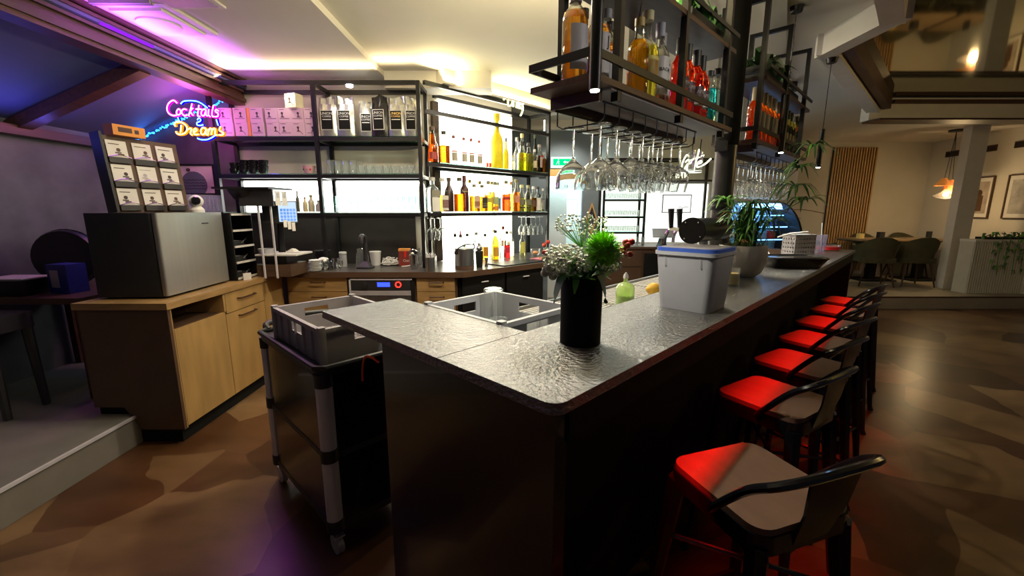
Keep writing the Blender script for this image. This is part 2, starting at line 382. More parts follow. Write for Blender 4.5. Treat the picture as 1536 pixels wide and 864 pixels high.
struct('trim_10', MB().box(-1.2, -.2, 4.25, 4.5, 2.6, 2.75), 'ceil', label='white boxed soffit above the coffee shelf')
struct('trim_11', MB().prism([(-.72, 4.26), (-.62, 4.16), (.62, 5.42), (.5, 5.55)], 2.62, 2.749), 'ceil', label='white soffit above the bottle shelf')
beam('trim_12', (1.2, 2.2), (2.9, 4.9), 2.72, 2.752, .12, 'ceil', 'shallow ceiling rib over the bottle rack')
# walls
struct('wall_back', MB().box(-4.1, -2.74, 4.38, 4.5, 0, 2.75), 'slate', label='grey mineral plaster wall behind the neon sign')
struct('wall_back.001', MB().box(-2.74, -.9, 4.381, 4.5, 0, 2.75), 'wallw', label='pale wall behind the coffee shelf')
struct('wall_back.002', MB().box(1.92, 3.28, 3.34, 3.44, 0, 2.75), 'wallw', B(0, 0), PHI, label='pale wall behind the bottle shelf')
struct('wall_left', MB().box(-3.86, -3.76, -3, 4.38, .19, 2.2), 'slate', label='low grey wall under the sloping roof')
struct('wall_hall', MB().box(.0, .56, 6.55, 6.7, 0, 2.62), 'greyblue', label='grey-blue wall beside the kitchen door')
struct('wall_hall.001', MB().box(.56, 1.34, 6.552, 6.7, 1.99, 2.62), 'greyblue', label='grey-blue wall above the kitchen door')
struct('wall_hall.002', MB().box(1.07, 1.34, 6.554, 6.66, 0, 1.99), 'greyblue', label='grey-blue pier with the diamond mirror')
struct('wall_hall.003', MB().box(.0, 1.34, 6.45, 6.72, 2.62, 2.75), 'ceil', label='white soffit over the kitchen door')
struct('wall_service', MB().box(1.34, 4.7, 7.15, 7.25, 0, 2.75), 'wallw', label='pale wall behind the glass shelf at the beer taps')
struct('wall_dining', MB().box(4.4, 8.3, 8.5, 8.62, .19, 2.75), 'wallw', label='cream end wall of the dining area')
struct('wall_right', MB().prism([(8.12, 8.5), (7.82, 5.5), (7.95, 5.5), (8.25, 8.5)], .19, 2.75), 'wallw', label='cream side wall with the framed pictures')
struct('wall_dining.001', MB().box(7.12, 7.40, 6.86, 7.0, .19, 2.75), 'fab', label='white wall end between table and planter')
struct('door_1', MB().box(.50, .9, 7.05, 7.09, .0, 1.84), 'white', label='pale green-lit kitchen door leaf')
struct('trim_13', MB().box(.42, 1.09, 6.52, 6.552, 1.965, 2.075), 'lightwood', label='pale wooden lintel over the kitchen door')
struct('wall_kitchen', MB().box(.2, 1.7, 8.0, 8.1, 0, 2.6), 'white', label='kitchen wall behind the tall cupboards')
struct('trim_14', MB().box(1.315, 1.345, 6.5, 6.56, 0, 2.05), 'black', label='black steel jamb beside the diamond mirror')
light('kitchen_lamp', 'AREA', (.9, 7.32, 2.5), 45, (.6, .95, 1), (0, 0, 0), .5)
light('kitchen_lamp', 'AREA', (.85, 6.87, 2.4), 16, (.75, 1, .92), (0, 0, 0), .25)
light('hall_fill', 'SPOT', (.75, 5.95, 2.7), 45, (1, .9, .72), (R(22), 0, 0), .06, spot=R(95), blend=.7)  # added fill to brighten the lintel and the grey-blue wall
# sloping roof on the left with its beams
sl = MB().add([(-2.58, -1.5, 2.62), (-2.58, 4.4, 2.62), (-3.86, 4.4, 2.1), (-3.86, -1.5, 2.1), (-2.58, -1.5, 2.66), (-2.58, 4.4, 2.66), (-3.86, 4.4, 2.14), (-3.86, -1.5, 2.14)],
    [(0, 1, 2, 3), (7, 6, 5, 4), (0, 4, 5, 1), (2, 6, 7, 3), (1, 5, 6, 2), (3, 7, 4, 0)])
struct('ceiling.003', sl, 'roof', label='blue-lit sloping roof boarding on the platform side')
struct('trim_15', MB().box(-2.72, -2.6, -1.5, 4.37, 2.47, 2.71), 'darkwood', label='brown main beam at the foot of the white ceiling')
for i, (x0, x1, z0, z1) in enumerate([(-2.6, -2.585, 2.5, 2.53), (-2.6, -2.575, 2.58, 2.6), (-2.6, -2.565, 2.64, 2.66), (-2.6, -2.55, 2.675, 2.699)]):
    struct('trim_%d' % (16+i), MB().box(x0, x1, -1.5, 4.37, z0, z1), 'oakside', label='thin moulding strip number %d up the brown main beam' % (i+1))
def rafter(name, y, label):
    w = .05; vs = []
    for (x, z) in ((-2.7, 2.55), (-3.77, 2.115)):
        for dy, dz in ((-w, 0), (w, 0), (w, -.09), (-w, -.09)): vs.append((x, y+dy, z+dz))
    struct(name, MB().add(vs, [(0, 1, 2, 3), (7, 6, 5, 4), (0, 4, 5, 1), (1, 5, 6, 2), (2, 6, 7, 3), (3, 7, 4, 0)]), 'darkwood', label=label)
rafter('trim_20', 3.34, 'dark rafter crossing the sloping roof')
rafter('trim_21', 2.30, 'dark rafter at the upper corner of the sloping roof')
struct('trim_22', MB().box(-3.77, -3.66, -2, 4.37, 2.02, 2.09), 'darkwood', label='dark wall plate on top of the low grey wall')
solo('purple_reflection_bar', MB().box(-2.59, -2.575, 2.9, 3.3, 2.615, 2.632), 'purplereflect', 'glowing bar imitating purple reflections on the brown ceiling beam', 'light')  # emissive bar stands in for purple reflections on the beam
tp = MB()
for k in range(70):
    q = k/70 + random.uniform(-.012, .012); tp.ball((-3.72 + .95*q, 4.33, 2.16 + .385*q - .03 + random.uniform(-.012, .012)), .009, 6, 4)
solo('led_fairy_lights', tp, 'bluetape', 'strand of tiny blue lights along the roof edge behind the neon', 'light', kind='stuff')

# ================================================================== BAR COUNTER
bar = thing('bar_counter', 'L-shaped black bar counter with leathered dark stone top', 'bar counter', B(0, 0), PHI)
top = MB(); r = .035
pts = [(4.49, 0), (4.49, .385), (.0, .385)]
arc = [(r - r*math.cos(a), r - r*math.sin(a)) for a in [PI/2*i/6 for i in range(7)]]
part('stone_top', top.prism(arc + [(4.49, 0), (4.49, .384), (0, .384)], 1.074, 1.1), 'stone', bar, 'long dark stone slab with rounded front corner')
part('stone_top', MB().prism([(0, .3875), (.33, .3875), (.33, 1.11), (0, 1.11)], 1.074, 1.1), 'stone', bar, 'short return slab of dark stone')
part('end_panel', MB().box(.012, .05, .012, .69, 0, 1.073), 'blackpaint', bar, 'glossy black end panel facing the trolley')
part('front_panel', MB().box(.051, 4.44, .24, .27, 0, 1.073), 'matte', bar)
part('far_panel', MB().box(4.42, 4.46, .012, .95, 0, 1.073), 'oakside', bar, 'brown far end panel')
part('fascia', MB().box(.051, 4.44, .006, .018, 1.0, 1.073), 'matte', bar)
part('return_panel', MB().box(.29, .315, .39, .69, 0, 1.073), 'black', bar)
part('upstand', MB().box(.33, 4.4, .386, .40, .952, 1.073), 'steel', bar)
part('work_surface', MB().box(.33, 4.4, .388, 1.02, .92, .95), 'steel', bar, 'steel work surface behind the counter')
part('rim', MB().box(.33, 4.4, 1.02, 1.035, .92, .966), 'steel', bar)
part('back_panel', MB().box(.33, 4.4, .98, 1.0, 0, .92), 'black', bar)
# drainer mats on the work surface
for i, (s0, s1) in enumerate([(.76, 1.34), (1.38, 1.96), (2.0, 2.58)]):
    dm = MB()
    for k in range(17): t = .55 + .4*k/16; dm.box(s0, s1, t-.004, t+.004, .962, .970)
    for k in range(24): s = s0 + (s1-s0)*k/23; dm.box(s-.004, s+.004, .546, .954, .952, .962)
    solo('drainer_mat', dm, 'white', ['grey bar drainer grid behind the vase and lime bottle', 'second grey drainer grid, behind the bin', 'third grey drainer grid, in front of the beer column'][i], 'drainer', B(0, 0), PHI, 'drainer mats on the steel work surface')

# ================================================================== STOOLS
def make_stool(label):
    t = thing('bar_stool', label, 'bar stool', group='bar stools along the counter')
    part('seat', MB().rbox(-.155, .155, -.155, .155, .735, .752, .045, 5), 'seat', t, 'brown waxed wooden seat plate')
    part('seat_frame', MB().rbox(-.16, .16, -.16, .16, .685, .7345, .05, 5), 'blackpaint', t)
    for sx in (-1, 1):
        for sy in (-1, 1):
            part('leg', MB().tube([(sx*.135, sy*.135, .70), (sx*.165, sy*.165, .36), (sx*.195, sy*.195, .035), (sx*.202, sy*.202, .0)], [.028, .021, .015, .019], 6), 'blackpaint', t)
    for a, b in (((-1, -1), (1, -1)), ((1, -1), (1, 1)), ((1, 1), (-1, 1)), ((-1, 1), (-1, -1))):
        part('footrest', MB().cyl((a[0]*.176, a[1]*.176, .25), (b[0]*.176, b[1]*.176, .25), .009, n=8), 'blackpaint', t)
    part('brace', MB().cyl((-.15, -.15, .52), (.15, .15, .52), .007, n=6), 'blackpaint', t)
    part('brace', MB().cyl((.15, -.15, .505), (-.15, .15, .505), .007, n=6), 'blackpaint', t)
    part('back_rail', MB().tube(cr([(-.168, -.02, .72), (-.172, -.06, .77), (-.178, -.13, .85), (-.16, -.185, .892), (-.08, -.205, .905), (.08, -.205, .905), (.16, -.185, .892), (.178, -.13, .85), (.172, -.06, .77), (.168, -.02, .72)], 4), .0108, 8), 'blackpaint', t)
    bp = MB(); n = 8; vs = []
    for k in range(n+1):
        x = -.07 + .14*k/n
        for z, y in ((.70, -.158), (.80, -.185), (.905, -.198)): vs += [(x*(.8 + .35*(z-.7)/.2), y - .004 + .25*x*x, z), (x*(.8 + .35*(z-.7)/.2), y + .002 + .25*x*x, z)]
    fs = []
    for k in range(n):
        a = k*6; b = a + 6
        for q in (0, 2): fs += [(a+q, b+q, b+q+2, a+q+2), (a+q+1, a+q+3, b+q+3, b+q+1)]
        fs += [(a, a+1, b+1, b), (a+4, b+4, b+5, a+5)]
    fs += [(0, 2, 3, 1), (2, 4, 5, 3), (n*6, n*6+1, n*6+3, n*6+2), (n*6+2, n*6+3, n*6+5, n*6+4)]
    part('back_plate', bp.add(vs, fs), 'blackpaint', t)
    return t
stools = [(.60, -.215, -27, 'black metal bar stool standing nearest the counter corner'),
          (1.245, -.115, -14, 'second black bar stool from the counter corner, seat lit red'),
          (1.755, -.105, -13, 'third black bar stool from the counter corner'),
          (2.245, -.10, -13, 'fourth black bar stool, middle of the row of seven'),
          (2.735, -.085, -12, 'fifth black bar stool from the counter corner'),
          (3.22, -.085, -12, 'sixth black bar stool, second from the far end'),
          (3.66, -.075, -10, 'seventh black bar stool at the far end of the counter')]
proto = None
for s, t, a, lab in stools:
    if proto is None: proto = make_stool(lab); place(proto, B(s, t), PHI + R(a))
    else: dup(proto, B(s, t), PHI + R(a), lab)

# ================================================================== TROLLEY AND CRATES
tr = thing('service_trolley', 'dark closed service trolley with silver corner posts beside the bar end', 'trolley', B(-.02, 1.15), PHI)
part('tray_top', MB().rbox(0, .47, 0, .76, .825, .85, .05, 5), 'dark', tr)
part('tray_lip', MB().tube([(.03, .0, .862), (.44, .0, .862), (.47, .03, .862), (.47, .73, .862), (.44, .76, .862), (.03, .76, .862), (0, .73, .862), (0, .03, .862)], .012, 8, True), 'dark', tr)
part('push_bar', MB().tube(cr([(.05, .755, .86), (.06, .80, .885), (.235, .815, .90), (.41, .80, .885), (.42, .755, .86)], 5), .016, 10), 'dark', tr)
part('shelf', MB().rbox(.01, .46, .01, .75, .46, .485, .05, 5), 'dark', tr)
part('shelf', MB().rbox(.01, .46, .01, .75, .13, .16, .05, 5), 'dark', tr)
part('end_cover', MB().box(.055, .415, .012, .02, .15, .825), 'blackpaint', tr)
part('side_cover', MB().box(.012, .02, .055, .705, .485, .825), 'blackpaint', tr, 'upper glossy side panel')
part('side_cover', MB().box(.012, .02, .055, .705, .16, .46), 'blackpaint', tr, 'lower glossy side panel')
for x, y in ((.03, .03), (.44, .03), (.03, .73), (.44, .73)):
    po = part('corner_post', MB().cyl((x, y, .13), (x, y, .825), .033, n=18), 'alu', tr, 'silver aluminium corner post')
    for z in (.13, .455, .78): part('joint', MB().cyl((x, y, z), (x, y, z+.055), .0365, n=18), 'dark', po, 'black plastic joint')
    ca = part('caster', MB().tube([(x, y, .13), (x, y, .09), (x+.012, y+.02, .06)], .012, 8), 'steel', tr)
    part('wheel', MB().cyl((x-.004, y+.022, .045), (x+.022, y+.022, .045), .045, n=18), 'grey', ca)
    part('brake', MB().box(x-.012, x+.03, y-.015, y+.06, .088, .096), 'white', ca)

def crate(name, label, loc, w, d, h, mat, group=None):
    t = thing(name, label, 'crate', loc, PHI, group); k = .006
    part('floor_grid', MB().box(0, w, 0, d, 0, .006), mat, t)
    fl = MB()
    for i in range(1, 12): fl.box(w*i/12-.003, w*i/12+.003, .01, d-.01, .006, .012)
    for i in range(1, 14): fl.box(.01, w-.01, d*i/14-.003, d*i/14+.003, .006, .012)
    part('floor_rib', fl, mat, t, kind='stuff')
    def wall(x0, x1, y0, y1, ax):
        # wall with a hand hole: four boxes
        L = w if ax == 'x' else d; a, b = L/2-.06, L/2+.06; z0, z1 = h*.55, h*.82; m = MB()
        def bx(p, q, za, zb): m.box(p, q, y0, y1, za, zb) if ax == 'x' else m.box(x0, x1, p, q, za, zb)
        bx(0, L, .0, z0); bx(0, a, z0, z1); bx(b, L, z0, z1); bx(0, L, z1, h)
        part('side_wall', m, mat, t)
    wall(0, w, 0, k, 'x'); wall(0, w, d-k, d, 'x'); wall(0, k, 0, d, 'y'); wall(w-k, w, 0, d, 'y')
    rimm = MB(); rimm.box(-.012, w+.012, -.012, .0, h-.018, h).box(-.012, w+.012, d, d+.012, h-.018, h).box(-.012, 0, 0, d, h-.018, h).box(w, w+.012, 0, d, h-.018, h)
    part('rim', rimm, mat, t)
    for x, y in ((0, 0), (w, 0), (0, d), (w, d)): part('corner_post', MB().rbox(x-.014, x+.014, y-.014, y+.014, 0, h+.008, .005, 2), mat, t)
    for i in range(5):
        part('rib', MB().box(-.009, .0, d*(i+1)/6-.003, d*(i+1)/6+.003, .01, h-.018), mat, t)
    return t
crate('glass_crate', 'empty grey plastic crate standing on the trolley', B(.025, 1.20, .851), .39, .56, .155, 'greyd', 'grey plastic crates')
crate('glass_crate', 'pale grey crate with a tall glass behind the counter corner', B(.345, .505, .951), .37, .42, .15, 'grey', 'grey plastic crates')
# orange strap hanging at the panel
solo('strap', MB().tube(cr([(.0, 0, 0), (-.012, .022, .014), (-.02, .05, .01), (-.022, .068, -.03), (-.023, .072, -.075)], 5), .0038, 6), pm('orange_cord', (.9, .09, .03), .5), 'thin orange cord hanging at the edge of the bar end panel', 'cord', B(.01, .712, 1.0), PHI)

# ================================================================== LEFT OAK CABINET RUN
def handle(parent, x, y, z, L, axis, mat='walnut'):
    # bar handle; axis 'y' = on a front facing +x, 'x' = on a front facing -y
    if axis == 'y': p = [(x, y-L/2, z), (x+.025, y-L/2+.005, z), (x+.025, y+L/2-.005, z), (x, y+L/2, z)]
    else: p = [(x-L/2, y, z), (x-L/2+.005, y-.025, z), (x+L/2-.005, y-.025, z), (x+L/2, y, z)]
    part('handle', MB().tube(p, .006, 6), mat, parent, 'dark bar handle')
cb = thing('oak_cabinet', 'light oak cabinet straddling the step, carrying the small fridge', 'cabinet', (-2.075, 2.47, 0))
prof = [(0, .10), (-.27, .10), (-.36, .25), (-.545, .25), (-.545, .88), (0, .88)]
def endpanel(y0, y1):
    m = MB(); n = len(prof)
    return m.add([(x, y0, z) for x, z in prof] + [(x, y1, z) for x, z in prof], [tuple(range(n))[::-1][::-1], tuple(range(n, 2*n))[::-1]] + [(i, n+i, n+(i+1) % n, (i+1) % n) for i in range(n)])
part('end_panel', endpanel(0, .022), 'oakside', cb, 'brown end panel notched over the step')
part('carcass', MB().box(-.545, -.02, .023, 1.29, .26, .745), 'oakside', cb)
part('carcass', MB().box(-.28, -.02, .023, 1.29, .10, .26), 'oakside', cb)
part('niche_back', MB().box(-.3, -.28, .03, .50, .745, .88), 'oakside', cb)
part('divider', MB().box(-.545, -.001, .495, .515, .745, .88), 'oakv', cb)
part('carcass', MB().box(-.545, -.02, .516, 1.29, .745, .88), 'oakside', cb)
part('frame_strip', MB().box(-.02, .0, .0225, .03, .10, .88), 'oakv', cb)
part('worktop', MB().box(-.56, .012, -.012, 1.285, .88, .92), 'oak', cb, 'light oak worktop')
part('door', MB().box(-.019, .001, .032, .497, .112, .742), 'oakv', cb, 'plain oak door under the open niche')
d2 = part('door', MB().box(-.019, .001, .503, .985, .112, .722), 'oakv', cb); handle(d2, .001, .74, .685, .2, 'y')
dr = part('drawer', MB().box(-.019, .001, .5165, .985, .728, .876), 'oakv', cb); handle(dr, .001, .75, .815, .2, 'y')
part('filler', MB().box(-.019, .001, .991, 1.285, .112, .876), 'oakv', cb)
part('plinth', MB().box(-.33, -.045, .03, 1.29, .0, .10), 'matte', cb, 'black plinth on the lower floor')
part('plinth', MB().box(-.545, -.36, .03, 1.29, .191, .25), 'matte', cb, 'short black plinth on the platform')

fr = thing('mini_fridge', 'small stainless steel fridge on the oak worktop', 'fridge', (-2.16, 2.60, .921), R(3))
part('body', MB().rbox(-.43, -.04, 0, .64, .012, .53, .015, 3), 'fridgeside', fr, 'dark fridge body')
part('door', MB().rbox(-.037, .0, .0, .64, .015, .532, .012, 3), 'fridge', fr, 'brushed steel fridge door')
part('name_plate', MB().box(.0, .0015, .40, .47, .452, .46), 'ink', fr)
for y in (.05, .59):
    for x in (-.38, -.08): part('foot', MB().cyl((x, y, 0), (x, y, .012), .02), 'black', fr)

# card rack on the fridge: nine pockets with drink cards
rk = thing('card_rack', 'brown menu card rack with nine white cards on top of the fridge', 'card rack', (-2.505, 2.72, 1.455), R(75)); rk.scale = (.93, .93, .93)
lean = Matrix.Rotation(R(-6), 4, 'X')
part('back_board', MB().box(0, .52, .02, .045, 0, .52).xf(lean), 'oakside', rk, 'dark brown upright board')
part('side_board', MB().box(-.016, .0, -.03, .06, 0, .53).xf(lean), 'black', rk)
for r_ in range(3):
    for c_ in range(3):
        x = .035 + c_*.16; z = .02 + r_*.162
        ca = part('card', MB().box(x, x+.125, .010, .0195, z, z+.145).xf(lean), 'paper', rk, 'white illustrated card')
        pk = MB().bandc(.5, z, z+.03, .13, 6)
        part('pocket', MB().box(x-.006, x+.131, -.004, .009, z-.008, z+.03).xf(lean), 'dark', rk, 'dark card pocket')
        part('pocket_rim', MB().tube(cr([(x-.006, -.006, z+.03), (x+.06, -.008, z+.046), (x+.131, -.006, z+.03)], 4), .003, 5).xf(lean), 'chrome', rk)
        a = (r_*3+c_); hx = x + .045 + .012*((a*5) % 4); pr = MB()
        pr.lathe([(.013, 0), (.013, .0012), (0, .0012)], 10).xf(Matrix.Translation((hx, .0098, z+.083)) @ Matrix.Rotation(PI/2, 4, 'X'))
        pr.box(hx-.008, hx+.03, .0088, .0099, z+.048, z+.058).box(x+.015, x+.08+.01*(a % 3), .0088, .0099, z+.118, z+.123).box(hx-.022, hx+.016, .0088, .0099, z+.06, z+.068)
        part('drawing', pr.xf(lean), ['ink', 'walnut', 'oakside', 'ink', 'greyd'][a % 5], ca)
bx = thing('tan_carton', 'tan cardboard box lying on the top edge of the card rack', 'box', (-2.505, 2.88, 1.9395), R(75))
part('carton', MB().box(-.09, .1, -.02, .06, 0, .065), 'orange', bx)
part('window', MB().box(-.06, .02, -.0212, -.0201, .02, .05), 'walnut', bx); part('sticker', MB().box(.035, .06, -.0212, -.0201, .02, .045), 'ink', bx)
ow = thing('baby_camera', 'white rounded camera with dark lens on the fridge', 'camera', (-2.245, 3.06, 1.453), R(35))
part('base', MB().lathe([(0, 0), (.045, 0), (.045, .02), (.03, .04), (0, .045)], 18), 'white', ow)
part('head', MB().ball((0, 0, .078), .045, 18, 10), 'white', ow)
part('lens', MB().lathe([(.0, 0), (.03, 0), (.026, .012), (0, .016)], 18).xf(Matrix.Translation((0, -.036, .08)) @ Matrix.Rotation(PI/2, 4, 'X')), 'blackpaint', ow)
ac = thing('acrylic_rack', 'clear ribbed acrylic box of straws beside the fridge', 'box', (-2.40, 3.315, 1.4545), R(60))
sh = MB(); sh.box(-.13, .13, -.05, -.046, 0, .13).box(-.13, .13, .046, .05, 0, .13).box(-.13, -.126, -.046, .046, 0, .13).box(.126, .13, -.046, .046, 0, .13).box(-.126, .126, -.046, .046, 0, .006)
part('walls', sh, 'acryl', ac)
for k in range(9): part('rib', MB().cyl((-.11 + .0275*k, -.02, .008), (-.11 + .0275*k, -.02, .122), .007, n=8), 'acryl', ac)

# picture on the back wall
pc = thing('framed_photo', 'black framed photo of a wavy stone vase hanging behind the fridge', 'picture', (-3.2, 4.379, 1.62))
part('frame', MB().box(-.22, .22, -.02, 0, 0, .015).box(-.22, .22, -.02, 0, .285, .30).box(-.22, -.205, -.02, 0, .015, .285).box(.205, .22, -.02, 0, .015, .285), 'black', pc)
part('print', MB().box(-.205, .205, -.008, 0, .015, .285), 'paper', pc)
sto = part('drawing', MB().lathe([(.0, 0), (.13, .0), (.13, .002), (0, .002)], 24).xf(rm(-.0, -.0085, .10, rx=PI/2)), pm('printed_slate_blue', (.12, .15, .2), .7), pc)
for k in range(4):
    part('wave', MB().tube(cr([(-.11 + .02*j, -.0115, .06 + .028*k + (.008 if j % 2 else -.004)) for j in range(12)], 3), .0025, 4), 'ink', sto)
part('knob', MB().ball((-.04, -.0105, .245), .02, 8, 5, .9).xf(Matrix.Scale(1, 4)), 'ink', sto)

# machine tower, hood, terminal
tw = thing('storage_tower', 'black open tower with pale shelf edges holding card readers beside the fridge', 'tower', (-2.16, 3.38, .921))
part('side', MB().box(-.25, -.0, -.105, -.092, 0, .52), 'black', tw); part('side', MB().box(-.25, 0, .155, .168, 0, .52), 'black', tw)
part('back', MB().box(-.25, -.24, -.092, .155, 0, .52), 'black', tw)
for k in range(5):
    z = .01 + k*.125
    sf = part('shelf', MB().box(-.24, -.004, -.091, .154, z, z+.006), 'dark', tw); part('shelf_edge', MB().box(-.004, .006, -.091, .154, z-.004, z+.012), 'paper', sf, 'pale shelf edge')
for k, lab in enumerate(['card reader lying on the bottom tier of the black tower', 'card reader on the second tier of the black tower', 'card reader on the third tier of the black tower']):
    cd = thing('card_reader', lab, 'card reader', (-2.27, 3.41, .921 + .0165 + k*.125), 0, 'card readers in the black tower')
    part('body', MB().rbox(-.07, .08, -.09, .06, 0, .04, .012, 3), 'dark', cd); part('screen', MB().box(-.03, .05, -.06, .03, .04, .0415), 'greyd', cd)
    part('cable', MB().tube(cr([(.08, .02, .02), (.09, .06, .05), (.07, .08, .02)], 4), .004, 5), 'black', cd)
hd = thing('grinder_hood', 'black curved hopper hood with white notes hanging on its end', 'hood', (-2.12, 3.50, 1.46))
part('hood', MB().prism([(-.2, -.16), (.24, -.16), (.27, .15), (-.2, .15)], .17, .186), 'black', hd)
part('bowl', MB().lathe([(.0, .06), (.06, .065), (.12, .1), (.155, .165), (.155, .169), (0, .169)], 20), 'black', hd)
part('front', MB().box(-.02, .245, -.12, -.105, .04, .169), 'dark', hd)
part('leg', MB().box(.20, .212, -.1, -.088, -.539, .169), 'alu', hd); part('leg', MB().box(.10, .112, -.1, -.088, -.539, .169), 'alu', hd)
part('leg', MB().box(-.19, -.16, .1, .14, -.539, .169), 'black', hd)
for k in range(2): part('note', MB().box(.246, .2475, -.09+.1*k, -.01+.1*k, .045, .16), 'paper', hd, 'white printed note'); part('symbol', MB().box(.2476, .2482, -.07+.1*k, -.03+.1*k, .105, .145), 'greyd', hd.children[-1])
ps = thing('pos_terminal', 'black cash terminal with tilted lit screen above the drawer', 'terminal', (-2.0, 3.62, .921))
part('drawer', MB().box(-.12, .16, -.14, .14, 0, .05), 'oakside', ps, 'brown cash drawer, lower tray')
part('drawer', MB().box(-.12, .16, -.14, .14, .052, .10), 'oakside', ps, 'brown cash drawer, upper tray')
part('tray', MB().box(-.12, .22, -.15, .14, .175, .188), 'paper', ps, 'white tray of receipts')
part('riser', MB().box(-.1, .1, -.08, .1, .10, .175), 'black', ps)
part('stand', MB().tube([(0, .05, .188), (0, .06, .4), (.03, .03, .5)], [.03, .025, .03], 8), 'black', ps)
tl = rm(.04, 0, .53, rz=R(28)) @ Matrix.Rotation(R(-14), 4, 'X')
part('monitor', MB().rbox(-.13, .13, -.012, .03, -.095, .095, .01, 2).xf(tl), 'black', ps)
part('screen', MB().box(-.01, .125, -.0145, -.0125, -.085, .085).xf(tl), 'screen', ps, 'lit screen with key grid')
kg = MB()
for i in range(5):
    for j in range(4): kg.box(.002+.024*i, .021+.024*i, -.016, -.0148, -.08+.028*j, -.058+.028*j)
part('key_grid', kg.xf(tl), pm('screen_keys', (.1, .2, .5), .5, emit=(.1, .3, .9), es=.6), ps)
for k in range(3): part('receipt', MB().box(.02+.03*k, .045+.03*k, -.03, -.028, -.18, -.105).xf(tl @ Matrix.Rotation(R(-25+8*k), 4, 'X')), 'paper', ps, 'white receipt slip')
part('bowl', MB().lathe([(.0, .189), (.05, .189), (.06, .23), (.055, .23), (.045, .195), (0, .195)], 16, (-.07, -.07)), 'grey', ps)
solo('napkin', MB().add([(-.05, -.03, 0), (.05, -.04, .004), (.06, .03, .0), (-.04, .04, .003), (0, 0, .035), (.02, .03, .03)], [(0, 1, 4), (1, 2, 4), (2, 5, 4), (3, 0, 4, 5), (2, 3, 5), (0, 3, 2, 1)]), 'paper', 'crumpled white napkin on the receipt tray', 'napkin', (-1.90, 3.64, 1.1095))
solo('price_tag', MB().box(-.03, .03, -.004, .004, 0, .055), 'paper', 'small blank white card leaning at the worktop edge', 'card', (-2.115, 3.33, .9205), R(60))

# stacked plates and saucers
def plate(r): return MB().lathe([(0, 0), (r*.6, 0), (r, .010), (r, .013), (r*.6, .004), (0, .004)], 20).mesh('plate')
pl1, pl2 = plate(.075), plate(.055); O12 = 'first second third fourth fifth sixth seventh eighth ninth tenth eleventh twelfth'.split()
for k in range(9):
    solo('saucer', pl2, 'white', '%s white saucer from the bottom of the stack beside the cash drawer' % O12[k], 'saucer', (-1.79 + .004*(k % 3), 3.80 + .003*(k % 2), .921 + .0115*k), 0, 'white saucers in a stack')
for k in range(12):
    solo('saucer', pl1, 'dark', '%s black plate from the bottom of the tall stack by the splashback' % O12[k], 'plate', (-1.86 + .003*(k % 3), 4.12, .921 + .0135*k), 0, 'black plates in a stack')

# ================================================================== PLATFORM CORNER: side table, tray, blue carton, stool
st = thing('side_table', 'brown wooden side table against the low grey wall', 'table', (-3.45, 2.98, .191))
part('table_top', MB().box(-.28, .62, -.28, .5, .67, .71), 'oakside', st)
for x, y in ((-.24, -.24), (.58, -.24), (-.24, .46), (.58, .46)): part('leg', MB().box(x-.025, x+.025, y-.025, y+.025, 0, .67), 'walnut', st)
sq = thing('dark_stool', 'dark upholstered stool in front of the side table', 'stool', (-3.28, 2.53, .191))
part('seat', MB().rbox(-.22, .19, -.14, .14, .54, .64, .05, 4), 'dark', sq)
for x, y in ((-.18, -.1), (.15, -.1), (-.18, .1), (.15, .1)): part('leg', MB().tube([(x, y, .54), (x*1.08, y*1.1, 0)], [.028, .02], 8), 'dark', sq)
tb = thing('black_bin', 'black open tray of papers on the brown side table', 'tray', (-3.42, 2.86, .902))
part('tray', MB().rbox(-.17, .17, -.11, .11, 0, .11, .03, 3, (.03, .03)), 'black', tb)
part('paper_sheet', MB().box(-.12, .17, -.1, .1, .112, .117), 'paper', tb, 'white sheet of paper')
bc = thing('blue_carton', 'blue drink carton with printed label beside the black tray', 'carton', (-3.11, 2.92, .902), R(-10))
part('carton', MB().box(-.085, .085, -.06, .06, 0, .2), 'bluebin', bc); part('label_patch', MB().box(-.06, .01, -.0615, -.0602, .04, .16), 'greyd', bc)
rb = thing('round_case', 'dark round case standing behind the blue carton', 'case', (-3.42, 3.28, .902), R(15))
part('shell', MB().lathe([(0, 0), (.2, 0), (.21, .02), (.21, .08), (.2, .1), (0, .1)], 30).xf(rm(0, 0, .211, rx=PI/2)), 'dark', rb)
part('zip_edge', MB().tube([(.212*math.cos(2*PI*k/30), -.05, .211 + .212*math.sin(2*PI*k/30)) for k in range(30)], .005, 5, True), 'black', rb)

# ================================================================== BACK COUNTER
bk = thing('back_counter', 'brown back counter with drawers and built-in dishwasher under the coffee shelf', 'counter')
part('worktop', MB().prism([(-2.06, 3.757), (-.44, 3.757), B(2.86, 2.40)[:2], B(3.52, 2.5)[:2], B(3.52, 3.33)[:2], B(2.075, 3.33)[:2], (-.885, 4.375), (-2.74, 4.375), (-2.74, 3.757)], .885, .92), 'worktop', bk, 'grey worktop bent at the corner')
ed = MB().prism([(-2.06, 3.750), (-.437, 3.750), B(2.865, 2.392)[:2], B(2.86, 2.40)[:2], (-.44, 3.756), (-2.06, 3.756)], .87, .921)
part('front_edge', ed, 'oakside', bk, 'brown front edge')
part('carcass', MB().box(-2.06, -.50, 3.80, 4.37, .09, .884), 'oakside', bk)
part('carcass', MB().prism([(-.49, 3.82), B(2.84, 2.46)[:2], B(2.84, 3.3)[:2], B(2.06, 3.29)[:2], (-.6, 4.2)], .09, .884), 'matte', bk, 'black corner cabinet')
part('plinth', MB().box(-2.06, -.52, 3.86, 4.3, 0, .09), 'matte', bk)
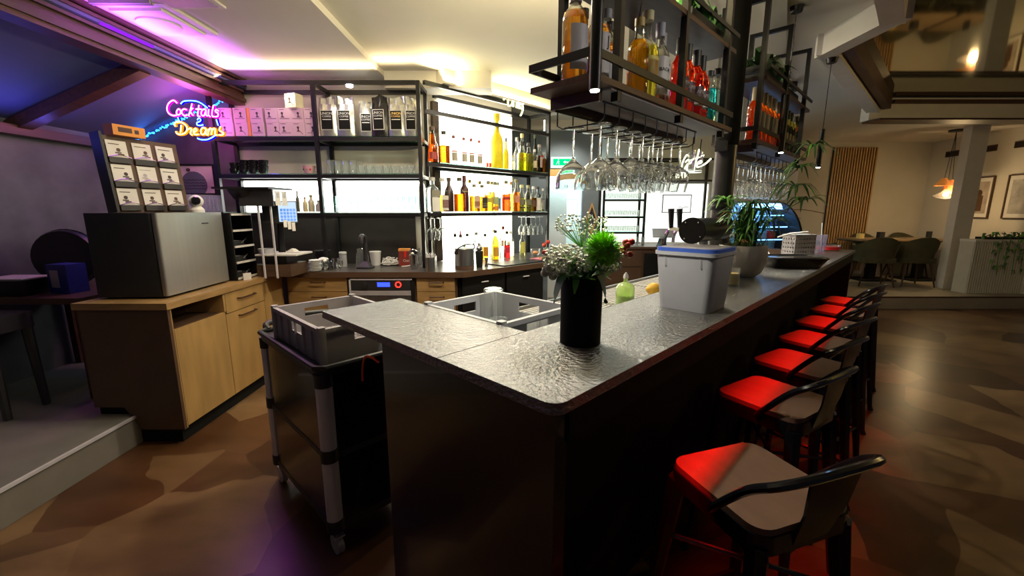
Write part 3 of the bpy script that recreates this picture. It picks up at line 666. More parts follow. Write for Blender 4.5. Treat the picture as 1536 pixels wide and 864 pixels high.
for x0, x1, rows in ((-2.04, -1.50, [(.74, .87), (.60, .735), (.11, .595)]), (-.865, -.52, [(.74, .87), (.60, .735), (.11, .595)])):
    for z0, z1 in rows:
        f = part('drawer', MB().box(x0, x1, 3.775, 3.799, z0, z1), 'oak', bk)
        handle(f, x0 + (x1-x0)*.52, 3.775, z1-.045, .13, 'x')
for k, (t0, t1) in enumerate([(.02, .42), (.44, .84)]):
    a = Vector((-.485, 3.80)); b = Vector(B(2.845, 2.43)[:2]); p0 = a + (b-a)*t0/.86; p1 = a + (b-a)*t1/.86; nn = Vector(((b-a).y, -(b-a).x)).normalized()*.018
    f = part('door', MB().prism([tuple(p0+nn), tuple(p1+nn), tuple(p1), tuple(p0)], .12, .86), 'black', bk, 'black cabinet door')
    q = (p0+p1)/2 + nn*1.6; dd = (b-a).normalized()*.04
    part('handle', MB().tube([(*(q-dd), .80), (*(q+dd), .80)], .006, 6), 'alu', f, 'small silver handle')
dw = thing('dishwasher', 'built-in dishwasher with blue display and red button', 'dishwasher', (-1.19, 3.775, .1))
part('body', MB().box(-.3, .3, .0, .022, 0, .77), 'black', dw)
part('control_panel', MB().box(-.27, .27, -.012, -.001, .655, .745), 'dark', dw)
part('door', MB().box(-.27, .27, -.02, -.001, .02, .60), 'steel', dw); part('door', MB().box(-.27, .27, -.014, -.001, .605, .648), 'greyd', dw)
part('display', MB().box(-.03, .085, -.0135, -.0122, .685, .725), 'bluescreen', dw, 'blue lit display')
part('button', MB().tube([(.16 + .024*math.cos(2*PI*k/20), -.0135, .705 + .024*math.sin(2*PI*k/20)) for k in range(20)], .006, 6, True), 'redled', dw, 'red lit ring button')
part('knob', MB().cyl((-.14, -.012, .7), (-.14, -.03, .7), .022, n=16), 'dark', dw)
part('panel_trim', MB().box(-.285, -.271, -.016, -.001, .02, .76), 'alu', dw); part('panel_trim', MB().box(-.285, .285, -.016, -.001, .747, .76), 'alu', dw)
solo('splashback', MB().box(-2.74, -.99, 4.368, 4.3795, .9205, 1.42), 'splash', 'dark splashback panel behind the counter tools', 'panel')

# ================================================================== THINGS ON THE BACK COUNTER
ZC = .9205
def jug(name, label, loc, r, h, spout=True, rz=0, group=None):
    t = thing(name, label, 'jug', loc, rz, group)
    part('body', MB().lathe([(0, 0), (r, 0), (r, h*.3), (r*.8, h*.75), (r*.88, h), (r*.82, h), (r*.74, h*.75), (r*.92, h*.3), (0, .004)], 20), 'chrome', t)
    part('handle', MB().tube(cr([(r*.8, 0, h*.85), (r*1.5, 0, h*.8), (r*1.55, 0, h*.4), (r*.97, 0, h*.25)], 5), .005, 6), 'chrome', t); return t
jug('milk_jug', 'small steel milk jug at the counter edge', (-1.865, 3.90, ZC), .03, .075)
tp2 = thing('teapot', 'round steel teapot with pale lid', 'teapot', (-1.765, 3.93, ZC), R(160))
part('body', MB().lathe([(0, 0), (.045, 0), (.058, .03), (.055, .07), (.045, .095), (0, .095)], 22), 'chrome', tp2); part('lid', MB().lathe([(.047, .096), (.04, .106), (.015, .114), (0, .114)], 20), 'paper', tp2)
part('spout', MB().tube([(.05, 0, .045), (.08, 0, .075), (.09, 0, .1)], [.012, .008, .006], 8), 'chrome', tp2); part('handle', MB().tube(cr([(-.05, 0, .085), (-.09, 0, .08), (-.09, 0, .035), (-.056, 0, .025)], 5), .005, 6), 'chrome', tp2)
jug('milk_jug', 'taller steel milk jug right beside the teapot', (-1.66, 3.95, ZC), .04, .10)
jr = thing('tall_jar', 'tall pale jar with a white pump cap by the shelf post', 'jar', (-1.66, 4.13, ZC)); part('body', MB().lathe([(0, 0), (.035, 0), (.035, .12), (0, .125)], 16), 'grey', jr); part('cap', MB().lathe([(.036, .126), (.036, .145), (0, .147)], 16), 'white', jr)
pj = thing('glass_pitcher', 'clear glass pitcher behind the shelf post', 'pitcher', (-1.46, 4.1, ZC)); part('body', MB().lathe([(0, .002), (.065, .002), (.06, .1), (.045, .17), (.05, .18)], 22), 'glass', pj)
bkt = thing('white_bucket', 'white plastic tub behind the black tap stand', 'tub', (-1.38, 4.25, ZC)); part('tub', MB().lathe([(0, 0), (.045, 0), (.055, .125), (.05, .125), (.042, .006), (0, .006)], 20), 'white', bkt); part('lid', MB().lathe([(.058, .126), (.058, .14), (0, .142)], 20), 'white', bkt)
lp = thing('water_tap', 'black swan-neck tap on a flared foot in front of the splashback', 'tap', (-1.405, 4.02, ZC))
part('foot', MB().rbox(-.075, .075, -.07, .06, 0, .016, .03, 4).add([(-.055, -.045, .016), (.055, -.045, .016), (.055, .04, .016), (-.055, .04, .016), (-.02, .0, .07), (.02, 0, .07), (.02, .035, .07), (-.02, .035, .07)], [(0, 1, 5, 4), (1, 2, 6, 5), (2, 3, 7, 6), (3, 0, 4, 7), (4, 5, 6, 7)]), 'dark', lp)
part('column', MB().tube(cr([(0, .015, .06), (0, .018, .16), (0, .018, .255), (-.003, .0, .295), (-.006, -.03, .305), (-.008, -.05, .285), (-.008, -.055, .24)], 5), [.021]*16 + [.024]*15, 12), 'dark', lp)
# crumpled cutlery heap and the red carton
hp = thing('charger_cables', 'tangle of white cables lying on the counter', 'cable', (-1.22, 4.2, ZC)); mm_ = MB()
for k in range(7):
    mm_.tube(cr([(random.uniform(-.09, .09), random.uniform(-.05, .05), random.uniform(.006, .08)) for _ in range(7)], 4), .0055, 5)
part('cable', mm_, 'paper', hp, kind='stuff')
rc = thing('red_carton', 'red carton with orange top and white lettering on the counter', 'carton', (-1.07, 4.2, ZC), R(6))
part('carton', MB().box(-.055, .055, -.035, .035, 0, .15), pm('dark_red_card', (.22, .03, .02), .5), rc); part('flap', MB().box(-.056, .056, -.036, .036, .15, .172), 'orange', rc)
part('lettering', text('Oat', .038).xf(rm(.015, -.0362, .055)), 'paper', rc); part('flash', MB().box(.0, .018, -.0362, -.0352, .09, .15), 'red', rc)
pg = thing('charging_plug', 'white plug with cable beside the red carton', 'plug', (-.98, 4.15, ZC)); part('plug', MB().ball((0, 0, .125), .016, 10, 6), 'white', pg); part('cable', MB().tube(cr([(0, 0, .115), (.005, 0, .06), (-.02, -.02, .014), (-.1, -.05, .005)], 5), .0045, 6), 'white', pg)
part('foot', MB().cyl((0, 0, 0), (0, 0, .112), .004), 'white', pg)
def jar_of(name, label, loc, r, h, nst, mat, clr='glass', hh=.06, group=None):
    t = thing(name, label, 'jar', loc, 0, group)
    part('jar', MB().lathe([(0, .001), (r, .001), (r, h)], 18), clr, t)
    for k in range(nst):
        a = 2*PI*k/nst; q = r*.55
        part('spoon', MB().tube([(q*math.cos(a)*.7, q*math.sin(a)*.7, .008), (q*math.cos(a)*1.35, q*math.sin(a)*1.35, h+hh*(.7+.3*((k*7) % 3)))], [.003, .005], 6), mat, t)
    return t
jar_of('spoon_jar', 'glass jar of steel spoons in front of the splashback', (-.91, 4.16, ZC), .035, .10, 7, 'chrome')
jar_of('straw_jar', 'wide glass of white stirrers beside the spoons', (-.80, 4.2, ZC), .045, .10, 5, 'white', hh=.02)
sm = thing('cocktail_strainer', 'steel shaker with a strainer ring on top at the corner post', 'shaker', (-.92, 3.93, ZC)); part('cup', MB().lathe([(0, 0), (.03, 0), (.042, .14), (.038, .14), (.027, .006), (0, .006)], 18), 'chrome', sm); part('ring', MB().tube([(.04*math.cos(2*PI*k/20), .0, .155 + .03*math.sin(2*PI*k/20)) for k in range(20)], .006, 6, True), 'chrome', sm)
jar_of('bar_tool_jar', 'steel canister of bar tools left of the ice bucket', B(1.60, 2.72, ZC), .045, .13, 6, 'white', 'steel', .02)
jar_of('bar_tool_jar', 'grey canister tucked between post and ice bucket', B(1.70, 2.86, ZC), .05, .13, 4, 'chrome', 'greyd', .02)
ib = thing('ice_bucket', 'steel ice bucket with clear lid and curved handle on the corner of the counter', 'ice bucket', B(1.915, 2.62, ZC), PHI)
part('base', MB().lathe([(0, 0), (.088, 0), (.09, .02), (.088, .035), (0, .035)], 30), 'oakside', ib, 'dark base ring')
part('body', MB().lathe([(.086, .035), (.09, .04), (.09, .185), (.084, .19), (0, .19)], 30), 'steel', ib)
part('lid', MB().lathe([(.093, .191), (.09, .2), (.05, .21), (.012, .213), (.012, .225), (0, .226)], 30), 'steel', ib)
part('handle', MB().tube(cr([(-.094, 0, .16), (-.1, -.03, .2), (-.05, -.07, .235), (.05, -.07, .235), (.1, -.03, .2), (.094, 0, .16)], 5), .006, 8), 'black', ib)
part('handle_boss', MB().cyl((.088, 0, .16), (.108, 0, .16), .016), 'black', ib); part('handle_boss', MB().cyl((-.088, 0, .16), (-.108, 0, .16), .016), 'black', ib)
sk = thing('boston_shaker', 'black and steel cocktail shaker standing beside the ice bucket', 'shaker', B(2.10, 2.62, ZC)); part('cup', MB().lathe([(0, 0), (.03, 0), (.04, .15), (.036, .16), (0, .165)], 18), 'black', sk); part('top', MB().lathe([(.035, .166), (.03, .2), (.016, .215), (.016, .235), (0, .236)], 18), 'chrome', sk)
jg = thing('jigger', 'small steel jigger beside the black cutting mat', 'jigger', B(2.19, 2.62, ZC)); part('cup', MB().lathe([(0, 0), (.02, 0), (.009, .04), (.02, .085), (.017, .085), (.0, .045)], 16), 'chrome', jg)
solo('cutting_mat', MB().rbox(-.30, .28, -.13, .13, 0, .010, .02, 3), 'black', 'black cutting mat lying on the bottle counter', 'mat', B(2.60, 2.60, ZC), PHI + R(-2))
solo('cutting_board', MB().rbox(-.12, .18, -.07, .07, 0, .008, .015, 3), pm('pink_board', (.6, .2, .28), .5), 'pink cutting board overlapping the black mat', 'cutting board', B(3.0, 2.60, ZC+.0105), PHI + R(8))
kn = thing('bar_knife', 'bar knife with pale handle resting on the pink board', 'knife', B(2.97, 2.58, ZC+.019), PHI + R(-20)); part('blade', MB().prism([(-.15, -.012), (-.02, -.012), (-.02, .01), (-.12, .01)], .0, .002), pm('pink_blade', (.75, .2, .3), .3), kn); part('handle', MB().rbox(-.02, .1, -.012, .01, 0, .014, .005, 2), 'lightwood', kn)

# ================================================================== SHELF A (coffee) AND SHELF B (bottles)
def bar_sq(p0, p1, w=.034):
    # square steel tube between two axis-aligned points
    a = [min(p0[i], p1[i]) - w/2 for i in range(3)]; b = [max(p0[i], p1[i]) + w/2 for i in range(3)]
    return MB().box(a[0], b[0], a[1], b[1], a[2], b[2])
def frame(t, xs, y0, y1, zs, zt, zlow, z0, mat='black'):
    e = .0175
    for i, x in enumerate(xs):
        part('upright', bar_sq((x, y0, zlow[i] + e), (x, y0, zt)), mat, t); part('upright', bar_sq((x, y1, zlow[i] + e), (x, y1, zt)), mat, t)
        for z in zs + [zt]: part('cross_rail', bar_sq((x, y0+.036, z), (x, y1-.036, z), .03), mat, t)
    for a, b in zip(xs, xs[1:]):
        for z in zs + [zt]:
            part('rail', bar_sq((a+.036, y0, z), (b-.036, y0, z)), mat, t); part('rail', bar_sq((a+.036, y1, z), (b-.036, y1, z)), mat, t)
        for z in zs: part('glass_shelf', MB().box(a+.018, b-.018, y0-.015, y1+.015, z+.0175, z+.0255), 'shelfglass', t, 'greenish glass shelf board')
SA = thing('coffee_shelf', 'black steel frame shelf with glass boards for coffee bags and cups', 'shelf')
XA = [-2.72, -1.78, -.84]; ZA = [1.425, 1.775, 2.105]
frame(SA, XA, 4.03, 4.345, ZA, 2.585, [1.40, ZC, ZC], ZC)
part('light_panel', MB().box(-2.70, -.93, 4.3655, 4.3795, 1.45, 1.75), 'panelA', SA, 'glowing backlit panel behind the lower glasses')
part('spotlight', MB().cyl((-1.45, 4.03, 2.55), (-1.45, 4.03, 2.566), .03), 'led', SA, 'small lit spot under the top rail')
light('shelf_spot', 'SPOT', (-1.45, 4.0, 2.54), 3, (1, .98, .92), (R(8), 0, 0), .02, spot=R(110))
light('shelf_spot', 'SPOT', (-2.0, 4.0, 2.54), 2.5, (1, .9, .72), (R(5), 0, 0), .02, spot=R(110))
SB = thing('bottle_shelf', 'black steel frame shelf with backlit panel full of spirit bottles', 'shelf', B(0, 0), PHI)
e = .0175
for y in (2.95, 3.27):
    part('upright', bar_sq((3.52, y, ZC+e), (3.52, y, 2.60)), 'black', SB)
for z in (1.425, 1.89, 2.60): part('cross_rail', bar_sq((3.52, 2.986, z), (3.52, 3.234, z), .03), 'black', SB)
for z in (1.425, 1.89, 2.355, 2.60): part('rail', bar_sq((1.772, 2.95, z), (3.484, 2.95, z)), 'black', SB)
for z in (1.425, 1.89, 2.60): part('rail', bar_sq((2.1, 3.27, z), (3.484, 3.27, z)), 'black', SB)
for z in (1.425, 1.89): part('glass_shelf', MB().prism([(1.775, 2.935), (3.502, 2.935), (3.502, 3.285), (2.09, 3.285)], z+.0175, z+.0255), 'shelfglass', SB, 'greenish glass shelf board')
part('light_panel', MB().box(2.17, 3.25, 3.305, 3.338, .925, 2.57), 'panel', SB, 'tall glowing backlit panel')
part('side_panel', MB().box(2.09, 2.165, 3.295, 3.335, .925, 2.56), pm('brown_panel', (.09, .06, .045), .5), SB, 'dark brown panel beside the backlight')
for k in range(4): part('panel_joint', MB().box(2.42+.2*k, 2.423+.2*k, 3.3035, 3.3048, .93, 1.39), 'grey', SB)
part('led_bar', MB().cyl((3.50, 3.0, 2.41), (3.50, 3.0, 2.53), .008), 'nwhite', SB, 'small glowing tube at the post top')
for x in (1.84, 3.35): 
    hk = MB()
    for k in range(4): hk.tube([(x-.05+.05*k if x > 3 else x+.05*k, 2.96, 1.385), (x-.05+.05*k if x > 3 else x+.05*k, 3.24, 1.385)], .003, 5)
    part('glass_rail', hk, 'chrome', SB)

# ---------------------------------------------------------------- glasses
def tumbler(r, h): return MB().lathe([(0, .003), (r*.86, .003), (r, h), (r*.94, h), (r*.8, .012), (0, .012)], 16).mesh('tumbler')
TUM, HIGH, TALL = tumbler(.036, .085), tumbler(.032, .13), tumbler(.028, .15)
def row(mesh, name, label, group, spots, rz=0, cat='glass', mat='glass'):
    for i, (x, y, z) in enumerate(spots): solo(name, mesh, 'stem' if mesh.name.startswith('stemware') else mat, label(i), cat, (x, y, z), rz, group)
ORD = 'first second third fourth fifth sixth seventh eighth ninth tenth eleventh twelfth thirteenth'.split()
def two(fmt, n): return lambda i: fmt % (ORD[i % n], ['front', 'back'][i//n])
def alt(fmt): return lambda i: fmt % (ORD[i//2], ['front', 'back'][i % 2])
zs = 1.775 + .0258
row(TUM, 'tumbler', two('%s low tumbler of the %s row under the coffee bags', 7), 'tumblers under the coffee bags', [(-1.42+.078*k, 4.13, zs) for k in range(7)] + [(-1.40+.078*k, 4.24, zs) for k in range(7)])
row(HIGH, 'highball_glass', two('%s taller glass beside the middle shelf post, %s row', 4), 'highball glasses under the coffee bags', [(-1.71+.07*k, 4.12, zs) for k in range(4)] + [(-1.68+.07*k, 4.22, zs) for k in range(4)])
zs = 1.425 + .0258
row(TALL, 'long_drink_glass', two('%s tall glass on the backlit shelf, %s row, from the middle post', 13), 'tall glasses on the backlit shelf', [(-1.71+.064*k, 4.12, zs) for k in range(13)] + [(-1.69+.064*k, 4.22, zs) for k in range(13)], mat='tallglass')

def stem_profile(kind):
    if kind == 'coupe': return [(.0, 0), (.036, .0), (.004, .006), (.0035, .10), (.01, .112), (.04, .14), (.053, .165), (.056, .21)]
    if kind == 'wine': return [(.0, 0), (.036, .0), (.004, .006), (.0035, .09), (.012, .10), (.04, .125), (.046, .155), (.034, .22)]
    return [(.0, 0), (.034, .0), (.004, .006), (.0035, .085), (.012, .1), (.036, .14), (.04, .17), (.033, .225)]
def hang_mesh(kind, k=1, kr=1):
    o = stem_profile(kind); o = [o[0], o[1], (o[1][0], .0018)] + o[2:]
    inner = [(max(r-.0014, 0), z + (.0012 if z < .16 else 0)) for r, z in o[5:][::-1]] + [(0, o[5][1]-.002)]
    return MB().lathe([(r*k*(kr if z > .11 else 1), -z*k) for r, z in (o + inner)[::-1]], 24).mesh('stemware', 60)
HW, HC, HF = hang_mesh('wine', 1.0, 1.12), hang_mesh('coupe', 1.06, 1.12), hang_mesh('flute')
zh = 1.392
row(HW, 'wine_glass', lambda i: '%s wine glass hanging above the bar tools, %s pair' % (ORD[i % 2], ['front', 'back'][i//2]), 'wine glasses hanging at the corner post', [B(s, t, zh) for s, t in ((1.86, 3.0), (1.96, 3.0), (1.88, 3.1), (2.0, 3.1))])
row(HF, 'wine_glass', lambda i: '%s slim wine glass hanging by the far post, %s row' % (ORD[i if i < 4 else i-4], 'front' if i < 4 else 'back'), 'slim glasses hanging at the far post', [B(s, t, zh) for s, t in ((3.20, 3.02), (3.29, 3.02), (3.38, 3.02), (3.46, 3.02), (3.24, 3.13), (3.33, 3.13), (3.42, 3.13))])

# ---------------------------------------------------------------- bottles
PR = {'spirit': [(0, 0), (.92, 0), (1, .02), (1, .58), (.93, .64), (.6, .71), (.44, .76), (.42, .92)],
      'tallneck': [(0, 0), (.94, 0), (1, .02), (1, .50), (.9, .56), (.5, .66), (.34, .74), (.32, .93)],
      'cone': [(0, 0), (1, 0), (1, .03), (.92, .3), (.6, .66), (.36, .86), (.34, .93)],
      'wine': [(0, 0), (.95, 0), (1, .02), (1, .55), (.85, .64), (.45, .76), (.36, .82), (.36, .94)],
      'champ': [(0, 0), (.95, 0), (1, .02), (1, .40), (.8, .56), (.45, .74), (.36, .86), (.36, .95)],
      'jug': [(0, 0), (.95, 0), (1, .03), (1, .52), (.92, .6), (.5, .68), (.36, .74), (.36, .86)],
      'squat': [(0, 0), (.95, 0), (1, .03), (1, .6), (.9, .68), (.45, .76), (.36, .8), (.36, .9)]}
_bm = {}
def pint(prof, z):
    for (r0, z0), (r1, z1) in zip(prof[:-1], prof[1:-1]):
        if z0 <= z <= z1 and z1 > z0: return r0 + (r1-r0)*(z-z0)/(z1-z0)
    return prof[-2][0]
_lm = {}
def liquid_mat(name, c1, c2):
    m, nt, p, out = nodes(name); nt.nodes.remove(p); g = nt.nodes.new('ShaderNodeBsdfGlass'); g.inputs['IOR'].default_value = 1.34; g.inputs['Roughness'].default_value = .02
    n = noise(nt, 5, 1); r = ramp(nt, n.outputs['Fac'], [(0, [c*.97 for c in c1]), (1, c1)]); nt.links.new(r.outputs[0], g.inputs[0])
    t = nt.nodes.new('ShaderNodeBsdfTranslucent'); t.inputs[0].default_value = (*c2, 1); mx = nt.nodes.new('ShaderNodeMixShader'); mx.inputs[0].default_value = .22
    nt.links.new(g.outputs[0], mx.inputs[1]); nt.links.new(t.outputs[0], mx.inputs[2]); nt.links.new(mx.outputs[0], out.inputs[0]); return m
def liq(col, amt=.35):
    k = tuple(col)
    if k not in _lm: _lm[k] = liquid_mat('liquid_%d' % len(_lm), [c**.6 for c in col], col)
    return _lm[k]
_pc = {}
def paint(col, rough=.5, metal=0):
    k = (tuple(col), rough, metal)
    if k not in _pc: _pc[k] = pm('label_colour_%d' % len(_pc), col, rough, metal, .06)
    return _pc[k]
WH = (.72, .7, .64); BK = (.02, .02, .02)
def bottle(loc, label, kind, h, r, fill=None, fl=.55, glass='bglass', labs=(), cap=BK, sq=0, words=None, wc=BK, group=None, name='liquor_bottle', solid=None, rz=PHI, capz=.9, spout=False):
    t = thing(name, label, 'bottle', loc, rz, group)
    if fill == CLR: glass = 'stem'; fill = None
    P = PR[kind] + [(0, PR[kind][-1][1])]; gm = solid or glass; key = (kind, h, r, sq, gm if isinstance(gm, str) else gm.name)
    if key not in _bm: _bm[key] = MB().lathe([(a*r, max(b*h, .0006 if a else .0006)) for a, b in P], 18, sq=sq, zmax=h*.62).mesh('bottle_glass', 50)
    part('glass_body', _bm[key], gm, t)
    if fill:
        zf = fl; q = [(a*r*.95, .004 + b*h) for a, b in P[:-1] if b <= zf]; q += [(pint(P, zf)*r*.95, zf*h), (0, zf*h)]
        k2 = (kind, h, r, sq, zf, tuple(fill))
        if k2 not in _bm: _bm[k2] = MB().lathe(q, 16, sq=sq, zmax=h*.62).mesh('bottle_liquid', 50)
        part('liquid', _bm[k2], liq(fill), t)
    for z0, z1, col in labs:
        if sq: lb = MB().box(-r*.76, r*.76, -r*1.03, -r*1.005, z0*h, z1*h) if sq > 3 else MB().bandc(r*1.05, z0*h, z1*h, R(62))
        else: lb = MB().bandc(r*1.02, z0*h, z1*h, R(72))
        part('label_band', lb, paint(col), t)
    if words:
        s_, size, zc = words; tx = text(s_, size); rr = r*1.035
        tx.v = [(rr*math.sin(x/rr), -rr*math.cos(x/rr) + y, z + zc*h) for x, y, z in tx.v] if not sq else [(x, -r*1.04 + y, z + zc*h) for x, y, z in tx.v]
        part('lettering', tx, paint(wc), t)
    rc_ = r*.48
    if cap is not None: part('cap', MB().lathe([(0, capz*h-.002), (rc_, capz*h-.002), (rc_, h*.995), (rc_*.8, h), (0, h)], 12), paint(cap, .45), t)
    if spout: part('pourer', MB().tube([(0, 0, h), (0, 0, h+.02), (.006, 0, h+.05)], [.006, .004, .003], 6), 'chrome', t)
    return t
AMB, ORG, RED, YEL, PALE, GRN, CLR = (.95, .5, .08), (1, .35, .03), (1, .05, .02), (1, .85, .12), (.98, .93, .55), (.5, .7, .15), (.95, .97, .95)
DKG = thin('dark_green_glass', (.08, .14, .04), (.02, .04, .01), .05); DKB = paint((.035, .012, .012), .3)
zB1 = 1.89 + .0258
T = 3.06
LB = [
 (1.905, T, 'cone', .34, .05, dict(fill=(1, .25, .02), fl=.8, labs=[(.1, .3, (.35, .05, .04))], cap=(.1, .05, .03)), 'orange cone-shaped bottle at the corner post, top bottle shelf'),
 (1.985, 3.14, 'spirit', .30, .036, dict(fill=AMB, fl=.6, cap=BK), 'amber bottle with black cap behind the orange cone bottle'),
 (2.02, 3.03, 'spirit', .31, .048, dict(fill=ORG, fl=.55, sq=5, cap=BK), 'square orange bottle with tall black cap, top bottle shelf'),
 (2.164, T, 'spirit', .29, .035, dict(fill=CLR, fl=.5, labs=[(.14, .42, (.45, .4, .33)), (.43, .48, (.5, .1, .07))], cap=(.35, .12, .1)), 'first clear bottle with red-striped label beside the square orange one'),
 (2.294, T, 'spirit', .285, .035, dict(fill=CLR, fl=.5, labs=[(.14, .42, (.45, .42, .33)), (.43, .48, (.5, .1, .07))], cap=(.4, .12, .1)), 'second clear bottle with red-striped label on the top bottle shelf'),
 (2.392, T, 'spirit', .285, .035, dict(fill=CLR, fl=.5, labs=[(.14, .42, (.4, .36, .28)), (.43, .48, (.5, .1, .07))], cap=(.45, .13, .1)), 'third clear bottle with red-striped label on the top bottle shelf'),
 (2.504, T, 'spirit', .28, .035, dict(fill=CLR, fl=.5, labs=[(.14, .42, (.42, .38, .3)), (.43, .48, (.5, .1, .07))], cap=(.5, .13, .1)), 'fourth clear red-striped bottle, next to the miniatures'),
 (2.585, 3.02, 'spirit', .085, .014, dict(fill=RED, fl=.6, cap=(.2, .03, .02), name='miniature_bottle'), 'tiny red miniature bottle, first of two beside the big yellow bottle'),
 (2.625, 3.02, 'spirit', .085, .014, dict(fill=RED, fl=.6, cap=(.05, .03, .02), name='miniature_bottle'), 'tiny red miniature bottle with dark cap nearest the big yellow bottle'),
 (2.655, 3.10, 'spirit', .08, .014, dict(fill=PALE, fl=.6, cap=(.4, .3, .1), name='miniature_bottle'), 'tiny pale miniature bottle behind the red ones'),
 (2.765, T, 'tallneck', .585, .068, dict(solid=pm('yellow_frosted', (.85, .68, .0), .5, emit=(1, .8, 0), es=.0), cap=(.75, .6, .0), capz=.88), 'very large opaque yellow bottle in front of the glowing panel'),
 (2.905, T, 'tallneck', .35, .033, dict(solid='yellow2', cap=(.12, .2, .28)), 'slim opaque yellow bottle with blue-grey cap beside the large one'),
 (3.005, 3.04, 'slim', .17, .02, dict(fill=PALE, fl=.6, cap=(.5, .4, .1)), 'thin short pale bottle beside the slim yellow bottle'),
 (3.135, 3.03, 'jug', .33, .058, dict(fill=(1, .95, .02), fl=.62, labs=[], cap=BK, words=('8', .09, .36)), 'first bright yellow bottle with a black ornament on the front'),
 (3.256, 3.03, 'jug', .33, .058, dict(fill=(1, .95, .02), fl=.62, labs=[], cap=BK, words=('8', .09, .36)), 'second bright yellow bottle with a black ornament, next to clear bottles'),
 (3.20, 3.17, 'tallneck', .40, .04, dict(fill=CLR, fl=.4, cap=(.5, .5, .45)), 'tall clear bottle behind the two bright yellow bottles'),
 (3.31, 3.19, 'wine', .46, .045, dict(glass=None, fill=(.6, .75, .2), fl=.5, labs=[(.3, .5, (.5, .12, .05))], cap=(.6, .5, .2)), 'tall green-gold bottle behind the bright yellow bottles'),
 (3.37, 3.04, 'spirit', .27, .033, dict(fill=(.9, .75, .4), fl=.5, labs=[(.2, .5, (.6, .5, .3))], cap=WH), 'clear bottle with pale label beside the dark whisky bottle'),
 (3.445, 3.03, 'spirit', .33, .046, dict(fill=(.12, .05, .03), fl=.6, labs=[(.18, .55, (.45, .35, .32)), (.56, .60, (.45, .04, .03))], cap=(.35, .3, .28), sq=5), 'dark bottle with pinkish label and red stripe near the far post'),
 (3.49, 3.14, 'champ', .46, .042, dict(glass=DKG, cap=(.05, .06, .03)), 'tall dark green bottle against the far post'),
 (3.478, 2.985, 'squat', .24, .03, dict(fill=(1, .4, .02), fl=.7, cap=(.3, .3, .3)), 'small orange bottle at the far post, top bottle shelf'),
]
M['yellow2'] = pm('yellow_frosted_slim', (.78, .62, .0), .5)
PR['slim'] = PR['spirit']
for s, t, k, h, r, kw, lab in LB:
    kw = dict(kw); 
    if 'glass' in kw and kw['glass'] is None: kw['glass'] = 'bglass'
    if isinstance(kw.get('solid'), str): kw['solid'] = M[kw['solid']]
    bottle(B(s, t, zB1), lab, k, h, r, group='spirits on the top bottle shelf', **kw)
zB2 = 1.425 + .0258
